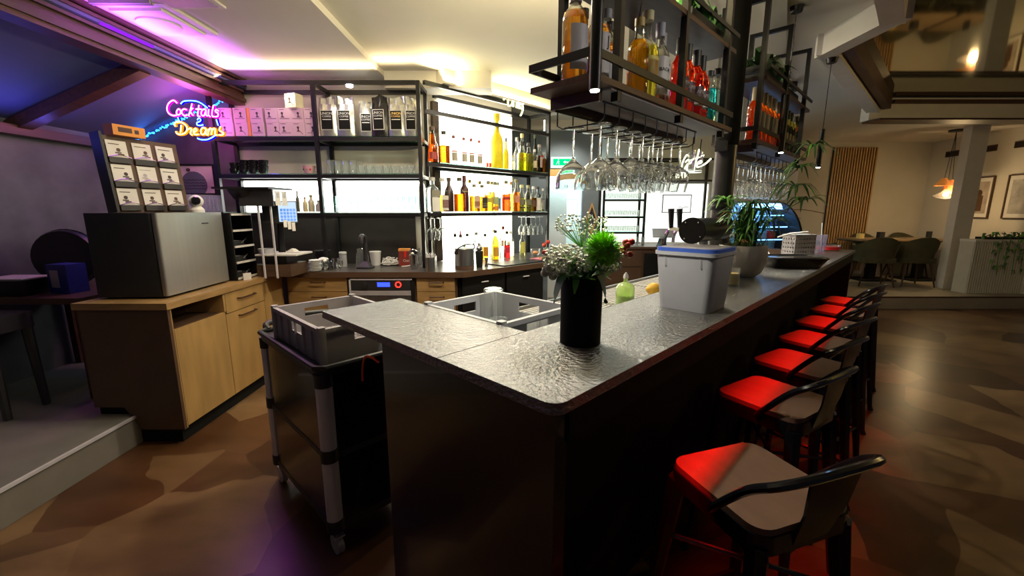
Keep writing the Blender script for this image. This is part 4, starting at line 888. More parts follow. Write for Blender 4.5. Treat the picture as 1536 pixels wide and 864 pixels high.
LM = [
 (1.865, 3.03, 'squat', .33, .062, dict(fill=CLR, fl=.55, sq=5, labs=[(.02, .42, (.78, .76, .7)), (.44, .62, (.25, .24, .18))], cap=(.6, .6, .55)), 'broad clear bottle with white and olive labels at the corner post'),
 (1.84, 3.17, 'wine', .38, .04, dict(fill=CLR, fl=.3, cap=(.75, .75, .7)), 'tall clear bottle behind the broad white-label bottle'),
 (1.99, 3.04, 'spirit', .33, .05, dict(fill=AMB, fl=.5, sq=5, labs=[(.05, .48, (.7, .68, .62)), (.12, .36, (.35, .12, .15))], cap=(.7, .7, .66)), 'clear-shouldered bottle with red and blue label, middle bottle shelf'),
 (2.09, T, 'wine', .34, .046, dict(solid=DKB, cap=(.1, .06, .04)), 'matte dark brown liqueur bottle without a label, middle bottle shelf'),
 (2.193, 3.02, 'tallneck', .345, .052, dict(fill=(1, .3, .02), fl=.52, sq=5, cap=(.12, .1, .08)), 'square bright orange bottle between two dark bottles'),
 (2.29, T, 'spirit', .37, .045, dict(solid=paint((.06, .008, .012), .35), labs=[(.55, .57, (.5, .4, .2))], cap=(.12, .02, .02), capz=.84), 'black bottle with a red neck, middle bottle shelf'),
 (2.39, 3.02, 'squat', .285, .046, dict(fill=AMB, fl=.55, sq=5, labs=[(.13, .58, (.62, .42, .3)), (.2, .38, (.55, .1, .05))], cap=(.2, .2, .12)), 'square amber bottle with cream and red label'),
 (2.50, 3.02, 'squat', .285, .046, dict(fill=AMB, fl=.55, sq=5, labs=[(.13, .52, (.03, .03, .03)), (.2, .24, (.4, .4, .4)), (.28, .31, (.4, .4, .4))], cap=(.16, .16, .1)), 'square amber bottle with a black label'),
 (2.455, 3.17, 'spirit', .345, .04, dict(fill=YEL, fl=.5, cap=(.6, .35, .05)), 'tall yellow bottle with golden cap behind the amber bottles'),
 (2.60, 3.17, 'spirit', .335, .04, dict(fill=YEL, fl=.5, cap=(.35, .28, .05)), 'tall yellow bottle with olive cap behind the black-label bottle'),
 (2.60, 3.03, 'jug', .33, .045, dict(fill=(1, .75, .05), fl=.55, labs=[(.3, .45, (.55, .42, .05))], cap=(.25, .25, .15)), 'golden round bottle with a yellow label, middle bottle shelf'),
 (2.70, 3.03, 'squat', .325, .043, dict(fill=(1, .7, .08), fl=.5, labs=[(.25, .5, (.4, .45, .2)), (.06, .18, (.7, .25, .03))], cap=(.22, .22, .14)), 'amber bottle with a green label, middle bottle shelf'),
 (2.775, 3.06, 'spirit', .325, .034, dict(fill=(.35, .6, .75), fl=.5, labs=[(.1, .46, (.12, .25, .3))], cap=(.25, .25, .16)), 'slim pale blue bottle on the middle bottle shelf'),
 (2.79, 3.18, 'spirit', .34, .04, dict(fill=(1, .3, .02), fl=.65, cap=(.3, .25, .12)), 'orange bottle behind the slim pale blue one'),
 (2.865, 3.02, 'spirit', .345, .05, dict(fill=(1, .12, .02), fl=.56, labs=[(.38, .48, (.35, .03, .02))], cap=(.2, .2, .14)), 'bright red aperitif bottle on the middle bottle shelf'),
 (2.96, 3.04, 'spirit', .34, .032, dict(fill=(1, .8, .2), fl=.6, cap=(.6, .3, .1)), 'slim golden bottle beside the red aperitif'),
 (3.045, 3.03, 'tallneck', .37, .044, dict(fill=(1, .3, .03), fl=.6, labs=[(.28, .5, (.6, .25, .15))], cap=(.2, .16, .08)), 'orange-red bottle with orange label, middle bottle shelf'),
 (3.13, 3.18, 'wine', .40, .04, dict(fill=PALE, fl=.3, cap=(.7, .7, .65)), 'tall pale bottle behind the orange-red bottle'),
 (3.135, 3.03, 'wine', .31, .045, dict(fill=(1, .9, .2), fl=.5, labs=[(.25, .46, (.15, .15, .1)), (.13, .18, (.03, .03, .02))], cap=(.6, .55, .2)), 'yellow bottle with dark oval label, first of a pair'),
 (3.25, 3.03, 'wine', .31, .045, dict(fill=(1, .9, .25), fl=.4, labs=[(.25, .46, (.15, .15, .1)), (.13, .18, (.03, .03, .02))], cap=(.3, .3, .15)), 'yellow bottle with dark oval label, second of a pair'),
 (3.345, 3.03, 'spirit', .30, .042, dict(fill=(1, .5, .05), fl=.55, labs=[(.2, .45, (.1, .05, .03))], cap=(.65, .62, .6)), 'orange bottle with a dark round label near the far post'),
 (3.425, 3.03, 'squat', .30, .042, dict(fill=CLR, fl=.4, labs=[(.05, .55, (.78, .75, .7))], cap=(.03, .03, .03)), 'bottle with a plain cream label near the far post'),
 (3.485, 3.0, 'squat', .28, .028, dict(fill=PALE, fl=.4, labs=[(.1, .5, (.25, .24, .24))], cap=(.75, .75, .7)), 'slim bottle with grey label touching the far post'),
]
for s, t, k, h, r, kw, lab in LM:
    kw = dict(kw)
    bottle(B(s, t, zB2), lab, k, h, r, group='spirits on the middle bottle shelf', **kw)
LC = [
 (2.20, 3.12, 'spirit', .30, .036, dict(fill=CLR, fl=.5, cap=BK, spout=True), 'clear bottle with black pourer behind the ice bucket'),
 (2.275, 3.12, 'spirit', .29, .036, dict(fill=CLR, fl=.4, cap=(.05, .05, .04)), 'clear bottle topped by a pink pourer behind the shaker'),
 (2.35, 3.1, 'spirit', .30, .036, dict(fill=CLR, fl=.5, cap=BK), 'clear bottle with black cap left of the yellow syrup'),
 (2.46, 3.08, 'jug', .31, .04, dict(fill=CLR, fl=.5, cap=(.3, .3, .25)), 'faceted clear bottle before the glowing panel on the counter'),
 (2.555, 3.04, 'spirit', .29, .036, dict(fill=(1, .55, .03), fl=.5, labs=[(.15, .5, (.6, .25, .02))], cap=BK), 'orange syrup bottle with orange label on the counter'),
 (2.655, 2.98, 'wine', .33, .042, dict(fill=(1, .85, .1), fl=.8, labs=[(.12, .42, (.65, .35, .04))], cap=BK), 'yellow syrup bottle with orange label on the counter'),
 (2.76, 3.12, 'spirit', .33, .04, dict(fill=(1, .55, .04), fl=.4, labs=[(.15, .38, (.7, .3, .02))], cap=(.6, .5, .2)), 'amber bottle between the yellow and red syrups'),
 (2.855, 3.0, 'spirit', .31, .038, dict(fill=(1, .03, .04), fl=.48, labs=[(.2, .42, (.6, .02, .05))], cap=BK), 'red syrup bottle standing on the counter'),
 (2.93, 3.14, 'spirit', .36, .04, dict(fill=CLR, fl=.5, labs=[(.35, .55, (.4, .25, .1))], cap=(.25, .06, .03)), 'clear bottle with brown cap and gold label on the counter'),
 (3.02, 3.1, 'wine', .30, .045, dict(fill=(.98, .95, .8), fl=.6, cap=(.7, .7, .65)), 'whitish bottle before the glowing panel on the counter'),
 (3.12, 3.0, 'spirit', .29, .035, dict(fill=PALE, fl=.5, labs=[(.15, .6, (.6, .58, .12))], cap=(.6, .6, .5)), 'clear bottle with tall yellow-green label beside hanging glasses'),
]
for s, t, k, h, r, kw, lab in LC: bottle(B(s, t, ZC), lab, k, h, r, group='bottles on the back counter', **dict(kw))
solo('pink_pourer', MB().tube([(0, 0, 0), (0, 0, .03), (.004, 0, .055)], [.01, .008, .004], 8), pm('pink_pourer', (.85, .05, .2), .4), 'bright pink pourer on a clear bottle', 'pourer', B(2.275, 3.12, ZC+.2905))
fj = thing('garnish_bowl', 'glass bowl of fruit slices under the slim hanging glasses', 'bowl', B(3.28, 2.93, ZC)); part('bowl', MB().lathe([(0, .001), (.04, .001), (.06, .03), (.062, .085)], 18), 'glass', fj); part('slices', MB().ball((0, 0, .035), .035, 10, 6, .7), 'orange', fj)
rf = thing('red_roses', 'two red roses in a small glass at the counter end', 'flower', B(3.44, 2.90, ZC))
part('glass', MB().lathe([(0, .001), (.03, .001), (.034, .09)], 14), 'glass', rf)
for dx, dz in ((-.02, .125), (.025, .16)):
    sm_ = part('stem', MB().tube([(0, 0, .01), (dx, 0, dz)], .002, 5), 'leaf', rf); part('bloom', MB().ball((dx, 0, dz), .028, 10, 6), 'berryr', sm_)

# ---------------------------------------------------------------- coffee shelf contents
zt = 2.105 + .0258
def tea_box(name, label, loc, k, group='pink tea boxes on the coffee shelf', mat='pink', rz=0):
    t = thing(name, label, 'box', loc, rz, group)
    part('carton', MB().box(-.058, .058, -.05, .05, 0, .123), mat, t)
    d = MB(); a = k % 4
    hx = -.02 + .014*a
    d.lathe([(.011, 0), (.011, .001), (0, .001)], 10).xf(rm(hx, -.0503, .078, rx=PI/2))
    d.box(hx-.012, hx+.018, -.0511, -.0502, .042, .05).box(hx-.004, hx+.006, -.0511, -.0502, .05, .068).box(-.045, .0, -.0511, -.0502, .108, .112)
    if a in (0, 2): d.box(-.045, .042, -.0511, -.0502, .03, .034)
    else: d.tube(cr([(hx+.018, -.051, .045), (hx+.03, -.051, .03), (hx+.04, -.051, .018)], 3), .002, 4)
    part('drawing', d, ['ink', 'walnut', 'ink', 'oakside'][a], t); return t
ords = ['first', 'second', 'third', 'fourth', 'fifth', 'sixth', 'seventh']
xs7 = [-2.575, -2.440, -2.285, -2.145, -2.030, -1.912, -1.850+.055]
for i, x in enumerate(xs7[:6] + [-1.7965 - .0]):
    x = [-2.600, -2.468, -2.318, -2.180, -2.062, -1.946, -1.827+.0][i] + .0
    tea_box('tea_box', '%s pink tea box from the neon sign, lower row' % ords[i], (x, 4.10, zt), i)
    tea_box('tea_box', '%s pink tea box from the neon sign, upper row' % ords[i], (x - .004, 4.10, zt + .1236), i + (i % 2))
solo('orange_sleeve', MB().box(-.012, .012, -.05, .05, 0, .246), 'orange', 'narrow orange card sleeve between pink tea boxes', 'carton', (-2.394, 4.10, zt))
tea_box('tea_box', 'bright cream tea box standing alone on top of the pink boxes', (-1.985, 4.09, zt + .2475), 1, 'pink tea boxes on the coffee shelf', 'creambox', R(-16))
def bag(label, x, h, w, tilt, col, gold=False, rz=0, y=4.12):
    t = thing('coffee_bag', label, 'coffee bag', (x, y, zt), rz, 'coffee bags on the top shelf'); w *= 1.1; h *= 1.05
    vs = []; n = 8; rows = [(0, .042, 1), (.04, .05, 1.02), (.35, .05, 1.02), (.62, .044, 1), (.82, .022, .98), (.93, .006, .97), (1, .005, .97)]
    for q, d, k in rows:
        for i in range(n+1):
            u = -1 + 2*i/n; vs.append((u*w/2*k, -d*(1-.45*abs(u)**3) + .012*math.sin(7*u+9*q+x*40)*(q > .5), q*h + (.012*math.sin(3*u+x*30) if q > .9 else 0)))
        for i in range(n+1):
            u = 1 - 2*i/n; vs.append((u*w/2*k, d*(1-.45*abs(u)**3), q*h + (.012*math.sin(3*u+x*30) if q > .9 else 0)))
    m = 2*(n+1); fs = [tuple(range(m))[::-1], tuple(range((len(rows)-1)*m, len(rows)*m))]
    for r_ in range(len(rows)-1):
        for i in range(m): fs.append((r_*m+i, r_*m+(i+1) % m, (r_+1)*m+(i+1) % m, (r_+1)*m+i))
    part('pouch', MB().add(vs, fs), col, t)
    lw_, z0, z1 = w*.36, h*.17, h*.66; yy = -.0535
    lb = part('label_frame', MB().box(-lw_, lw_, yy, yy+.004, z0, z1), 'paper', t); part('label_face', MB().box(-lw_+.006, lw_-.006, yy-.001, yy-.0001, z0+.006, z1-.006), 'matte', lb)
    part('lettering', text('UNION', .032).xf(rm(0, yy-.0015, z1-.03)), 'gold' if gold else 'white', t); part('lettering', text('COFFEE', .024).xf(rm(0, yy-.0015, z1-.056)), 'gold' if gold else 'white', t)
    part('stripe', MB().box(-lw_*.7, lw_*.7, yy-.0016, yy-.0006, z1-.085, z1-.078), 'white', lb)
bag('silver coffee bag with crumpled top, first beside the shelf post', -1.69, .335, .145, 0, 'foil')
bag('silver coffee bag standing second from the shelf post', -1.532, .335, .145, 0, 'foil')
bag('shorter grey coffee bag with lower label, third from the shelf post', -1.352, .31, .125, 0, 'foil', y=4.17)
bag('dark coffee bag with shining top, fourth in the row', -1.215, .345, .135, 0, 'foilblack', rz=R(-6))
bag('coffee bag with gold lettering, fifth in the row', -1.06, .335, .14, 0, 'foil', True)
bag('silver coffee bag partly behind the corner post', -.925, .335, .12, 0, 'foil')
# black cups stacked in fives
zc = 1.775 + .0258
cupm = MB().lathe([(0, 0), (.024, 0), (.038, .02), (.042, .052), (.038, .052), (.034, .022), (0, .006)], 16)
for k, (x, nst) in enumerate([(-2.62, 3), (-2.53, 4), (-2.44, 4), (-2.35, 4)]):
    for q in range(nst):
        lab = '%s stack of black cups, counted from the neon sign, cup %s' % (ords[k], ['at the bottom', 'second up', 'third up', 'fourth up'][q])
        c_ = thing('espresso_cup', 'black cup in the %s stack from the neon sign, %s' % (ords[k], ['lowest', 'second up', 'third up', 'topmost'][q]), 'cup', (x + .006*(q % 2), 4.12 + .004*q, zc + .026*q*1.001), R(40*k + 25*q), 'black cups on the coffee shelf')
        part('bowl', _bm.setdefault('cup', cupm.mesh('cup') if 'cup' not in _bm else None) or _bm['cup'], 'blackpaint', c_)
        part('handle', MB().tube(cr([(.038, 0, .045), (.06, 0, .042), (.06, 0, .02), (.036, 0, .016)], 4), .004, 5), 'blackpaint', c_)
pk = thing('painted_cup', 'pink and gold painted cup alone beside the shelf post', 'cup', (-1.905, 4.1, zc)); part('bowl', MB().lathe([(0, 0), (.04, 0), (.055, .04), (.058, .075), (.053, .075), (.045, .012), (0, .01)], 20), pm('pink_glaze', (.6, .35, .4), .3), pk)
part('handle', MB().tube(cr([(.055, 0, .065), (.085, 0, .06), (.08, 0, .025), (.05, 0, .02)], 4), .005, 6), 'gold', pk)
for k in range(3): part('spot', MB().ball((-.03+.03*k, -.05+.006*abs(k-1), .04), .009, 8, 5), ['ink', 'gold', 'red'][k], pk)
# pale things on the lit lower shelf
zl = 1.425 + .0258
LOW = [(-2.06, .2, .016, (.1, .1, .06), 'slim dark bottle on the lit shelf above the terminal'), (-1.93, .16, .03, (.75, .7, .5), 'pale round bottle on the lit shelf above the terminal'), (-1.99, .14, .022, (.8, .72, .4), 'pale yellow bottle on the lit shelf above the terminal'), (-1.86, .11, .03, (.8, .78, .7), 'small white bottle on the lit shelf by the post')]
for x, h, r, c_, lab in LOW: bottle((x, 4.14, zl), lab, 'spirit', h, r, solid=paint(c_, .4), cap=(.3, .25, .1), rz=0, group='small bottles on the lit shelf')

# ================================================================== HANGING BOTTLE RACKS
def rack(name, label, s0, s1, posts, tops):
    t = thing(name, label, 'bottle rack', B(s0, .36, 1.84), PHI); X = lambda s: s - s0; D = .255
    part('shelf', MB().box(X(s0), X(s1), -.012, D, .037, .057), 'walnut', t, 'dark stained shelf board')
    part('shelf', MB().box(X(s0)+.12, X(s1), .0, D-.02, .42, .44), 'walnut', t, 'upper shelf board for plants')
    part('underside', MB().box(X(s0)+.125, X(s1)-.01, .0, D-.035, .030, .0365), 'greyd', t, 'pale underside panel'); part('box_beam', MB().box(X(s0)+.10, X(s1)-.05, D-.03, D-.012, -.005, .0365), 'walnut', t)
    part('box_end', MB().box(X(s0)+.10, X(s0)+.118, .031, D-.031, -.005, .0365), 'walnut', t)
    for s in posts:
        for y in (.01, D-.005): part('post', MB().box(X(s)-.0135, X(s)+.0135, y-.0135, y+.0135, .0 if y < .1 else .058, tops-1.84), 'black', t)
        part('top_bar', MB().box(X(s)-.012, X(s)+.012, .024, D-.019, tops-1.864, tops-1.84), 'black', t)
        part('top_bar', MB().box(X(s)-.012, X(s)+.012, .024, D-.019, .445, .468), 'black', t)
    part('guard_rail', MB().box(X(s0), X(s1), -.012, -.004, .108, .134), 'black', t); part('guard_rail', MB().box(X(s0), X(s1), D, D+.008, .108, .134), 'black', t)
    part('guard_rail', MB().box(X(s0), X(s0)+.008, -.004, D, .108, .134), 'black', t)
    part('guard_rail', MB().box(X(s0)+.12, X(s1), -.012, -.004, .49, .51), 'black', t)
    return t
rack('bottle_rack', 'hanging black steel and dark wood bottle rack in front of the round column', .60, 1.90, [.775, 1.29, 1.80], 2.74)
rack('bottle_rack', 'hanging bottle rack behind the round column, with orange bottles', 2.36, 3.75, [2.40, 2.96, 3.56], 2.70)
# hangers for stemware under the racks
def hanger(label, s0, s1, n):
    t = thing('glass_hanger', label, 'glass rack', B(s0, .36, 1.835), PHI); L = s1-s0
    for k in range(n):
        s = L*k/(n-1)
        part('wire', MB().tube([(s, .02, 0), (s, .02, -.055), (s, .045, -.068), (s, .20, -.068), (s, .225, -.055), (s, .225, 0)], .0028, 5), 'black', t)
    for y in (.02, .225): part('bar', MB().cyl((-.01, y, -.003), (L+.01, y, -.003), .004, n=6), 'black', t)
    return t
hanger('black wire hanger for stem glasses under the front rack', .72, 1.50, 9)
hanger('black wire hanger for stem glasses under the rear rack', 2.5, 3.5, 10)
# the stemware: feet up on the wires (z of the foot about 1.77)
zg = 1.7715
row(HC, 'coupe_glass', lambda i: 'wide cocktail glass hanging at the front rack end, %s' % ['outermost at the back', 'outermost at the guest side', 'second at the back', 'second at the guest side'][i], 'cocktail glasses under the front rack', [B(s, t, zg) for s, t in ((.75, .53), (.76, .42), (.87, .53), (.87, .42))])
row(HW, 'wine_glass', alt('%s wine glass from the rack end, %s row, hanging under the front rack'), 'wine glasses under the front rack', [B(s, t, zg) for s in (.985, 1.075, 1.165, 1.255, 1.345, 1.435) for t in (.42, .53)])
row(HW, 'wine_glass', alt('%s wine glass past the column, %s row, hanging under the rear rack'), 'wine glasses under the rear rack', [B(s, t, zg) for s in (2.55, 2.66, 2.77, 2.88, 2.99, 3.10, 3.21, 3.32, 3.43) for t in (.42, .53)])
# carafes hanging from hooks at the column end
for s, lab in ((1.58, 'clear beer mug hanging from a hook under the front rack'), (1.68, 'second clear mug hanging from a hook beside the column')):
    mg = thing('beer_mug', lab, 'mug', B(s, .44, 1.66), PHI); part('mug', MB().lathe([(.0, 0), (.036, 0), (.038, .1), (.035, .1), (.033, .01), (0, .01)], 16), 'glass', mg); part('handle', MB().tube(cr([(.037, 0, .085), (.065, 0, .08), (.065, 0, .03), (.037, 0, .02)], 4), .005, 6), 'glass', mg); part('hook', MB().tube(cr([(.06, 0, .085), (.05, 0, .11), (.06, 0, .172)], 4), .003, 5), 'black', mg)
for k, (w_, z_) in enumerate([(.09, 1.70), (.07, 1.66)]): pass
# bottles in the racks
zr = 1.84 + .0575
Rk = [
 (.655, .465, 'squat', .31, .043, dict(fill=AMB, fl=.68, labs=[(.1, .55, (.5, .5, .6))], cap=(.24, .24, .33), capz=.8), 'amber whiskey bottle with pale label and grey cap at the front end of the rack'),
 (.80, .47, 'squat', .31, .043, dict(fill=AMB, fl=.7, labs=[(.08, .6, (.55, .55, .62))], cap=(.1, .06, .04), words=('J', .05, .5)), 'amber bottle with large white label behind the hanging pendant lamp'),
 (.90, .50, 'spirit', .31, .04, dict(fill=AMB, fl=.6, labs=[(.1, .5, (.5, .5, .55))], cap=(.4, .4, .45)), 'amber bottle with tall pale cap beside the first front post'),
 (.985, .41, 'spirit', .28, .04, dict(fill=(1, .55, .05), fl=.72, cap=(.4, .3, .1), spout=True), 'golden bottle with a steel pourer next to the first front post'),
 (1.065, .42, 'jug', .33, .048, dict(fill=(.9, .8, .15), fl=.6, labs=[(.24, .44, (.55, .14, .03)), (.20, .48, (.7, .6, .12))], cap=(.6, .55, .3)), 'yellow round-shouldered bottle with a red crest'),
 (1.175, .42, 'spirit', .32, .04, dict(fill=(.95, .6, .4), fl=.45, labs=[(.12, .58, (.62, .62, .66))], cap=(.38, .38, .48), capz=.84, words=('BACARDI', .02, .42)), 'clear rum bottle with white label and grey cap, front one of two'),
 (1.255, .45, 'spirit', .31, .04, dict(fill=(.95, .55, .35), fl=.45, labs=[(.12, .56, (.62, .62, .66))], cap=(.4, .4, .4), capz=.84, words=('BACARDI', .02, .36)), 'second clear rum bottle with white label behind the first'),
 (1.355, .41, 'spirit', .31, .042, dict(fill=(1, .09, .02), fl=.78, labs=[(.30, .46, (.05, .01, .02)), (.18, .28, (.5, .5, .5))], cap=BK, capz=.78, words=('APEROL', .022, .38), wc=(.5, .45, .45)), 'first red-orange aperitif bottle with black cap in the front rack'),
 (1.45, .42, 'spirit', .31, .042, dict(fill=(1, .09, .02), fl=.78, labs=[(.30, .46, (.05, .01, .02)), (.18, .28, (.5, .5, .5))], cap=BK, capz=.78, words=('APEROL', .022, .38), wc=(.5, .45, .45)), 'second red-orange aperitif bottle left of the middle post'),
 (1.555, .42, 'spirit', .31, .042, dict(fill=(1, .09, .02), fl=.78, labs=[(.30, .46, (.05, .01, .02)), (.18, .28, (.5, .5, .5))], cap=BK, capz=.78, words=('APEROL', .022, .38), wc=(.5, .45, .45)), 'third red-orange aperitif bottle right of the middle post'),
 (1.645, .43, 'spirit', .31, .042, dict(fill=(1, .09, .02), fl=.78, labs=[(.30, .46, (.05, .01, .02)), (.18, .28, (.5, .5, .5))], cap=BK, capz=.78, words=('APEROL', .022, .38), wc=(.5, .45, .45)), 'fourth red-orange aperitif bottle next to the blue gin'),
 (1.735, .42, 'squat', .26, .04, dict(fill=(.1, .75, .85), fl=.66, cap=BK), 'turquoise blue gin bottle next to the aperitif bottles'),
 (1.83, .42, 'jug', .29, .045, dict(fill=(.6, .8, .82), fl=.62, cap=BK), 'pale ice-blue gin bottle at the column end of the rack'),
 (1.83, .54, 'spirit', .31, .04, dict(fill=CLR, fl=.6, cap=BK), 'clear gin bottle behind the ice-blue one'),
 (.835, .56, 'spirit', .31, .04, dict(fill=AMB, fl=.6, cap=BK), 'amber bottle at the back of the front rack, near its end'),
 (1.0, .55, 'spirit', .31, .04, dict(fill=(1, .35, .05), fl=.6, cap=BK), 'orange bottle at the back of the front rack'),
]
for s, t, k, h, r, kw, lab in Rk: bottle(B(s, t, zr), lab, k, h, r, group='bottles in the front rack', **dict(kw))
o7 = ['first', 'second', 'third', 'fourth', 'fifth', 'sixth']
TAN = (.3, .24, .14)
for k, s in enumerate((2.50, 2.60, 2.70, 2.80, 2.90, 3.04, 3.14)):
    lab = '%s orange bottle with cream label in the rear rack, from the column' % (o7 + ['seventh'])[k]
    bottle(B(s, .42, zr), lab, 'spirit', .33, .043, fill=(1, .22, .02), fl=.76, labs=[(.25, .58, (.33, .3, .24))], cap=TAN, capz=.76, group='bottles in the rear rack')
for k, s in enumerate((3.24, 3.34, 3.44, 3.62, 3.70)):
    lab = '%s dark wine bottle in the rear rack, past the orange bottles' % o7[k]
    bottle(B(s, .42, zr), lab, 'wine', .32, .04, solid=paint((.03, .035, .012), .15), labs=[(.62, .74, (.55, .55, .05) if k < 3 else (.6, .2, .03)), (.15, .45, (.16, .13, .08))], cap=(.05, .05, .03), group='bottles in the rear rack')

# trailing plants on the racks
def leafy(name, label, loc, n, rad, hgt, lw, mat, dr=.0, pale=False, cat='plant'):
    t = thing(name, label, cat, loc, PHI); rg = random.Random(sum(map(ord, label)))
    part('trough', MB().box(-rad, rad, -.07, .07, 0, .07), 'black', t)
    for k in range(n):
        a = rg.uniform(0, 2*PI); L = rg.uniform(.5, 1)*rad*.9; bx_ = rg.uniform(-rad*.7, rad*.7); by = rg.uniform(-.04, .04); h = rg.uniform(.3, 1)*hgt
        p = cr([(bx_, by, .06), (bx_+.4*L*math.cos(a), by+.3*L*math.sin(a), .06+h), (bx_+.9*L*math.cos(a), by+.6*L*math.sin(a), .06+h*.6-dr*rg.random())], 3)
        w = [lw*math.sin(PI*(.12+.86*i/(len(p)-1))) for i in range(len(p))]
        part('leaf', MB().leaf(p, w, .25), 'paleleaf' if pale and k % 3 == 0 else mat, t)
    return t
M['paleleaf'] = pm('dusty_pale_leaf', (.3, .33, .22), .6, var=.2)
leafy('succulent', 'dark green succulent trough on top of the front rack', B(1.62, .47, 2.2805), 34, .2, .14, .03, 'leafd', .08)
leafy('succulent', 'dusty green and pale succulents on top of the rear rack', B(2.78, .47, 2.2805), 44, .3, .14, .03, 'leafd', .06, True)
leafy('dried_flowers', 'pale dried flowers at the far end of the rear rack', B(3.35, .47, 2.2805), 24, .16, .10, .025, 'paleleaf', .06)

# round column with the beer drum
col = thing('round_column', 'black round steel column rising from the counter to the ceiling', 'column', B(2.22, .475, .951), PHI)
part('shaft', MB().cyl((0, 0, 0), (0, 0, .9), .062, n=28), pm('grey_steel_column', (.09, .085, .08), .35, .6), col, 'grey steel lower shaft'); part('shaft', MB().cyl((0, 0, .9), (0, 0, 1.797), .067, n=28), 'matte', col, 'black upper sleeve')
part('base_plate', MB().cyl((0, 0, 0), (0, 0, .02), .071, n=28), 'black', col)
part('clamp', MB().cyl((0, 0, .52), (0, 0, .54), .07, n=24), 'black', col); part('clamp', MB().cyl((0, 0, .56), (0, 0, .58), .07, n=24), 'black', col)
part('bracket', MB().box(-.10, -.066, -.03, .03, .86, .92), 'black', col)
dr_ = thing('beer_drum', 'black horizontal beer drum with round end cap beside the column', 'beer tap', B(1.70, .435, 1.361), PHI)
part('drum', MB().cyl((0, 0, 0), (.44, 0, 0), .066, n=32), 'black', dr_); part('end_cap', MB().cyl((-.012, 0, 0), (0, 0, 0), .070, n=36), 'matte', dr_, 'round flat end cap')
for a in (.9, 2.2, 3.7, 5.4): part('screw', MB().ball((-.013, .055*math.cos(a), .055*math.sin(a)), .005, 8, 4), 'chrome', dr_)
part('foot', MB().cyl((.16, 0, -.41), (.16, 0, -.06), .026, n=16), 'steel', dr_)
for k in range(2):
    x = .0 + .11*k
    tp_ = part('tap', MB().tube(cr([(x, .066, .0), (x, .12, .005), (x, .145, -.03), (x, .15, -.075)], 4), .010, 8), 'chrome', dr_, 'chrome beer tap')
    part('handle', MB().cyl((x, .118, .012), (x, .125, .115), .012, .017, 10), 'black', tp_, 'black tap handle')
# pendant tube lamps along the counter
def pendant(label, s, t, ztop, zl, zt_, r=.0185):
    o = thing('pendant_lamp', label, 'lamp', B(s, t, zl), 0, 'tube pendants along the counter')
    part('tube', MB().cyl((0, 0, .003), (0, 0, zt_-zl), r, n=18), 'black', o); part('light_opening', MB().cyl((0, 0, -.001), (0, 0, .003), r*.75, n=16), 'led', o, 'glowing lamp opening')
    part('cord', MB().cyl((0, 0, zt_-zl), (0, 0, ztop-zl-.02), .0025, n=6), 'dark', o); part('canopy', MB().lathe([(0, ztop-zl-.035), (.032, ztop-zl-.035), (.04, ztop-zl), (0, ztop-zl)], 20), 'black', o)
    x, y, z = B(s, t, zl-.01); light('pendant_light', 'SPOT', (x, y, z), 16, (1, .93, .8), (0, 0, 0), .015, spot=R(100), blend=.5)
pendant('nearest tube pendant, hanging before the corner of the front bottle rack', .575, .325, 2.75, 1.83, 2.3)
pendant('middle tube pendant with its canopy beside the rear rack', 2.81, .318, 2.75, 1.85, 2.22)
pendant('farthest tube pendant hanging from the white ceiling ring', 3.58, .225, 2.602, 1.80, 2.09)
cd_ = thing('ceiling_spot', 'small black cube spotlight on the ceiling beyond the rear rack', 'spotlight', B(4.7, .75, 2.655)); part('housing', MB().box(-.055, .055, -.055, .055, .0, .0945), 'black', cd_); part('lens', MB().cyl((0, 0, -.002), (0, 0, 0), .04, n=16), 'led', cd_)

# ================================================================== THINGS ON THE COUNTER
vs_ = thing('flower_vase', 'matte black cylinder vase with green and white flowers on the counter', 'vase', B(.365, .205, 1.1005), PHI)
part('vase', MB().lathe([(0, 0), (.057, 0), (.058, .19), (.054, .19), (.052, .02), (0, .02)], 32), 'matte', vs_)
rg = random.Random(3)
def stemto(p, r=.0016, mat='leaf'): return MB().tube(cr([(rg.uniform(-.025, .025), rg.uniform(-.025, .025), .10), (p[0]*.45, p[1]*.45, .10+(p[2]-.10)*.6), p], 3), r, 4)
# world-x direction inside the vase frame, so the bunch can be described left to right
def wl(dx, dy, z): c, s = math.cos(-PHI), math.sin(-PHI); return (dx*c - dy*s, dx*s + dy*c, z)
lime = wl(.048, -.03, .262); part('stem', stemto(lime, .003), 'leaf', vs_)
lm = MB()
lm.ball(lime, .033, 14, 8)
for k in range(620):
    a = rg.uniform(0, 2*PI); b_ = math.acos(rg.uniform(-.75, 1)); d = Vector((math.sin(b_)*math.cos(a), math.sin(b_)*math.sin(a), math.cos(b_))); q = Vector(lime)
    p1 = q + d*rg.uniform(.046, .058) ; lm.leaf([q + d*.028, q + d*.042, p1], [.002, .0036, .0014], .2)
part('chrysanthemum', lm, 'lime', vs_, 'spiky lime green chrysanthemum', kind='stuff')
def spray(c, n, rx, rz_, name, size, label):
    m = MB(); ms = MB()
    for k in range(n):
        a = rg.uniform(0, 2*PI); q = math.sqrt(rg.random()); z = c[2] + rz_*rg.uniform(-1, 1)*math.sqrt(1-q*q*.8)
        p = (c[0] + rx*q*math.cos(a), c[1] + rx*q*math.sin(a), z); m.ball(p, size*rg.uniform(.7, 1.3), 6, 3)
        if k % 4 == 0: ms.tube([(c[0]*.5, c[1]*.5, c[2]-rz_-.03), p], .0008, 3)
    f = part(name, m, 'gyp', vs_, label, kind='stuff'); part('spray_stem', ms, 'leaf', vs_, kind='stuff')
spray(wl(-.045, -.02, .235), 420, .066, .045, 'gypsophila', .0047, 'dense white gypsophila')
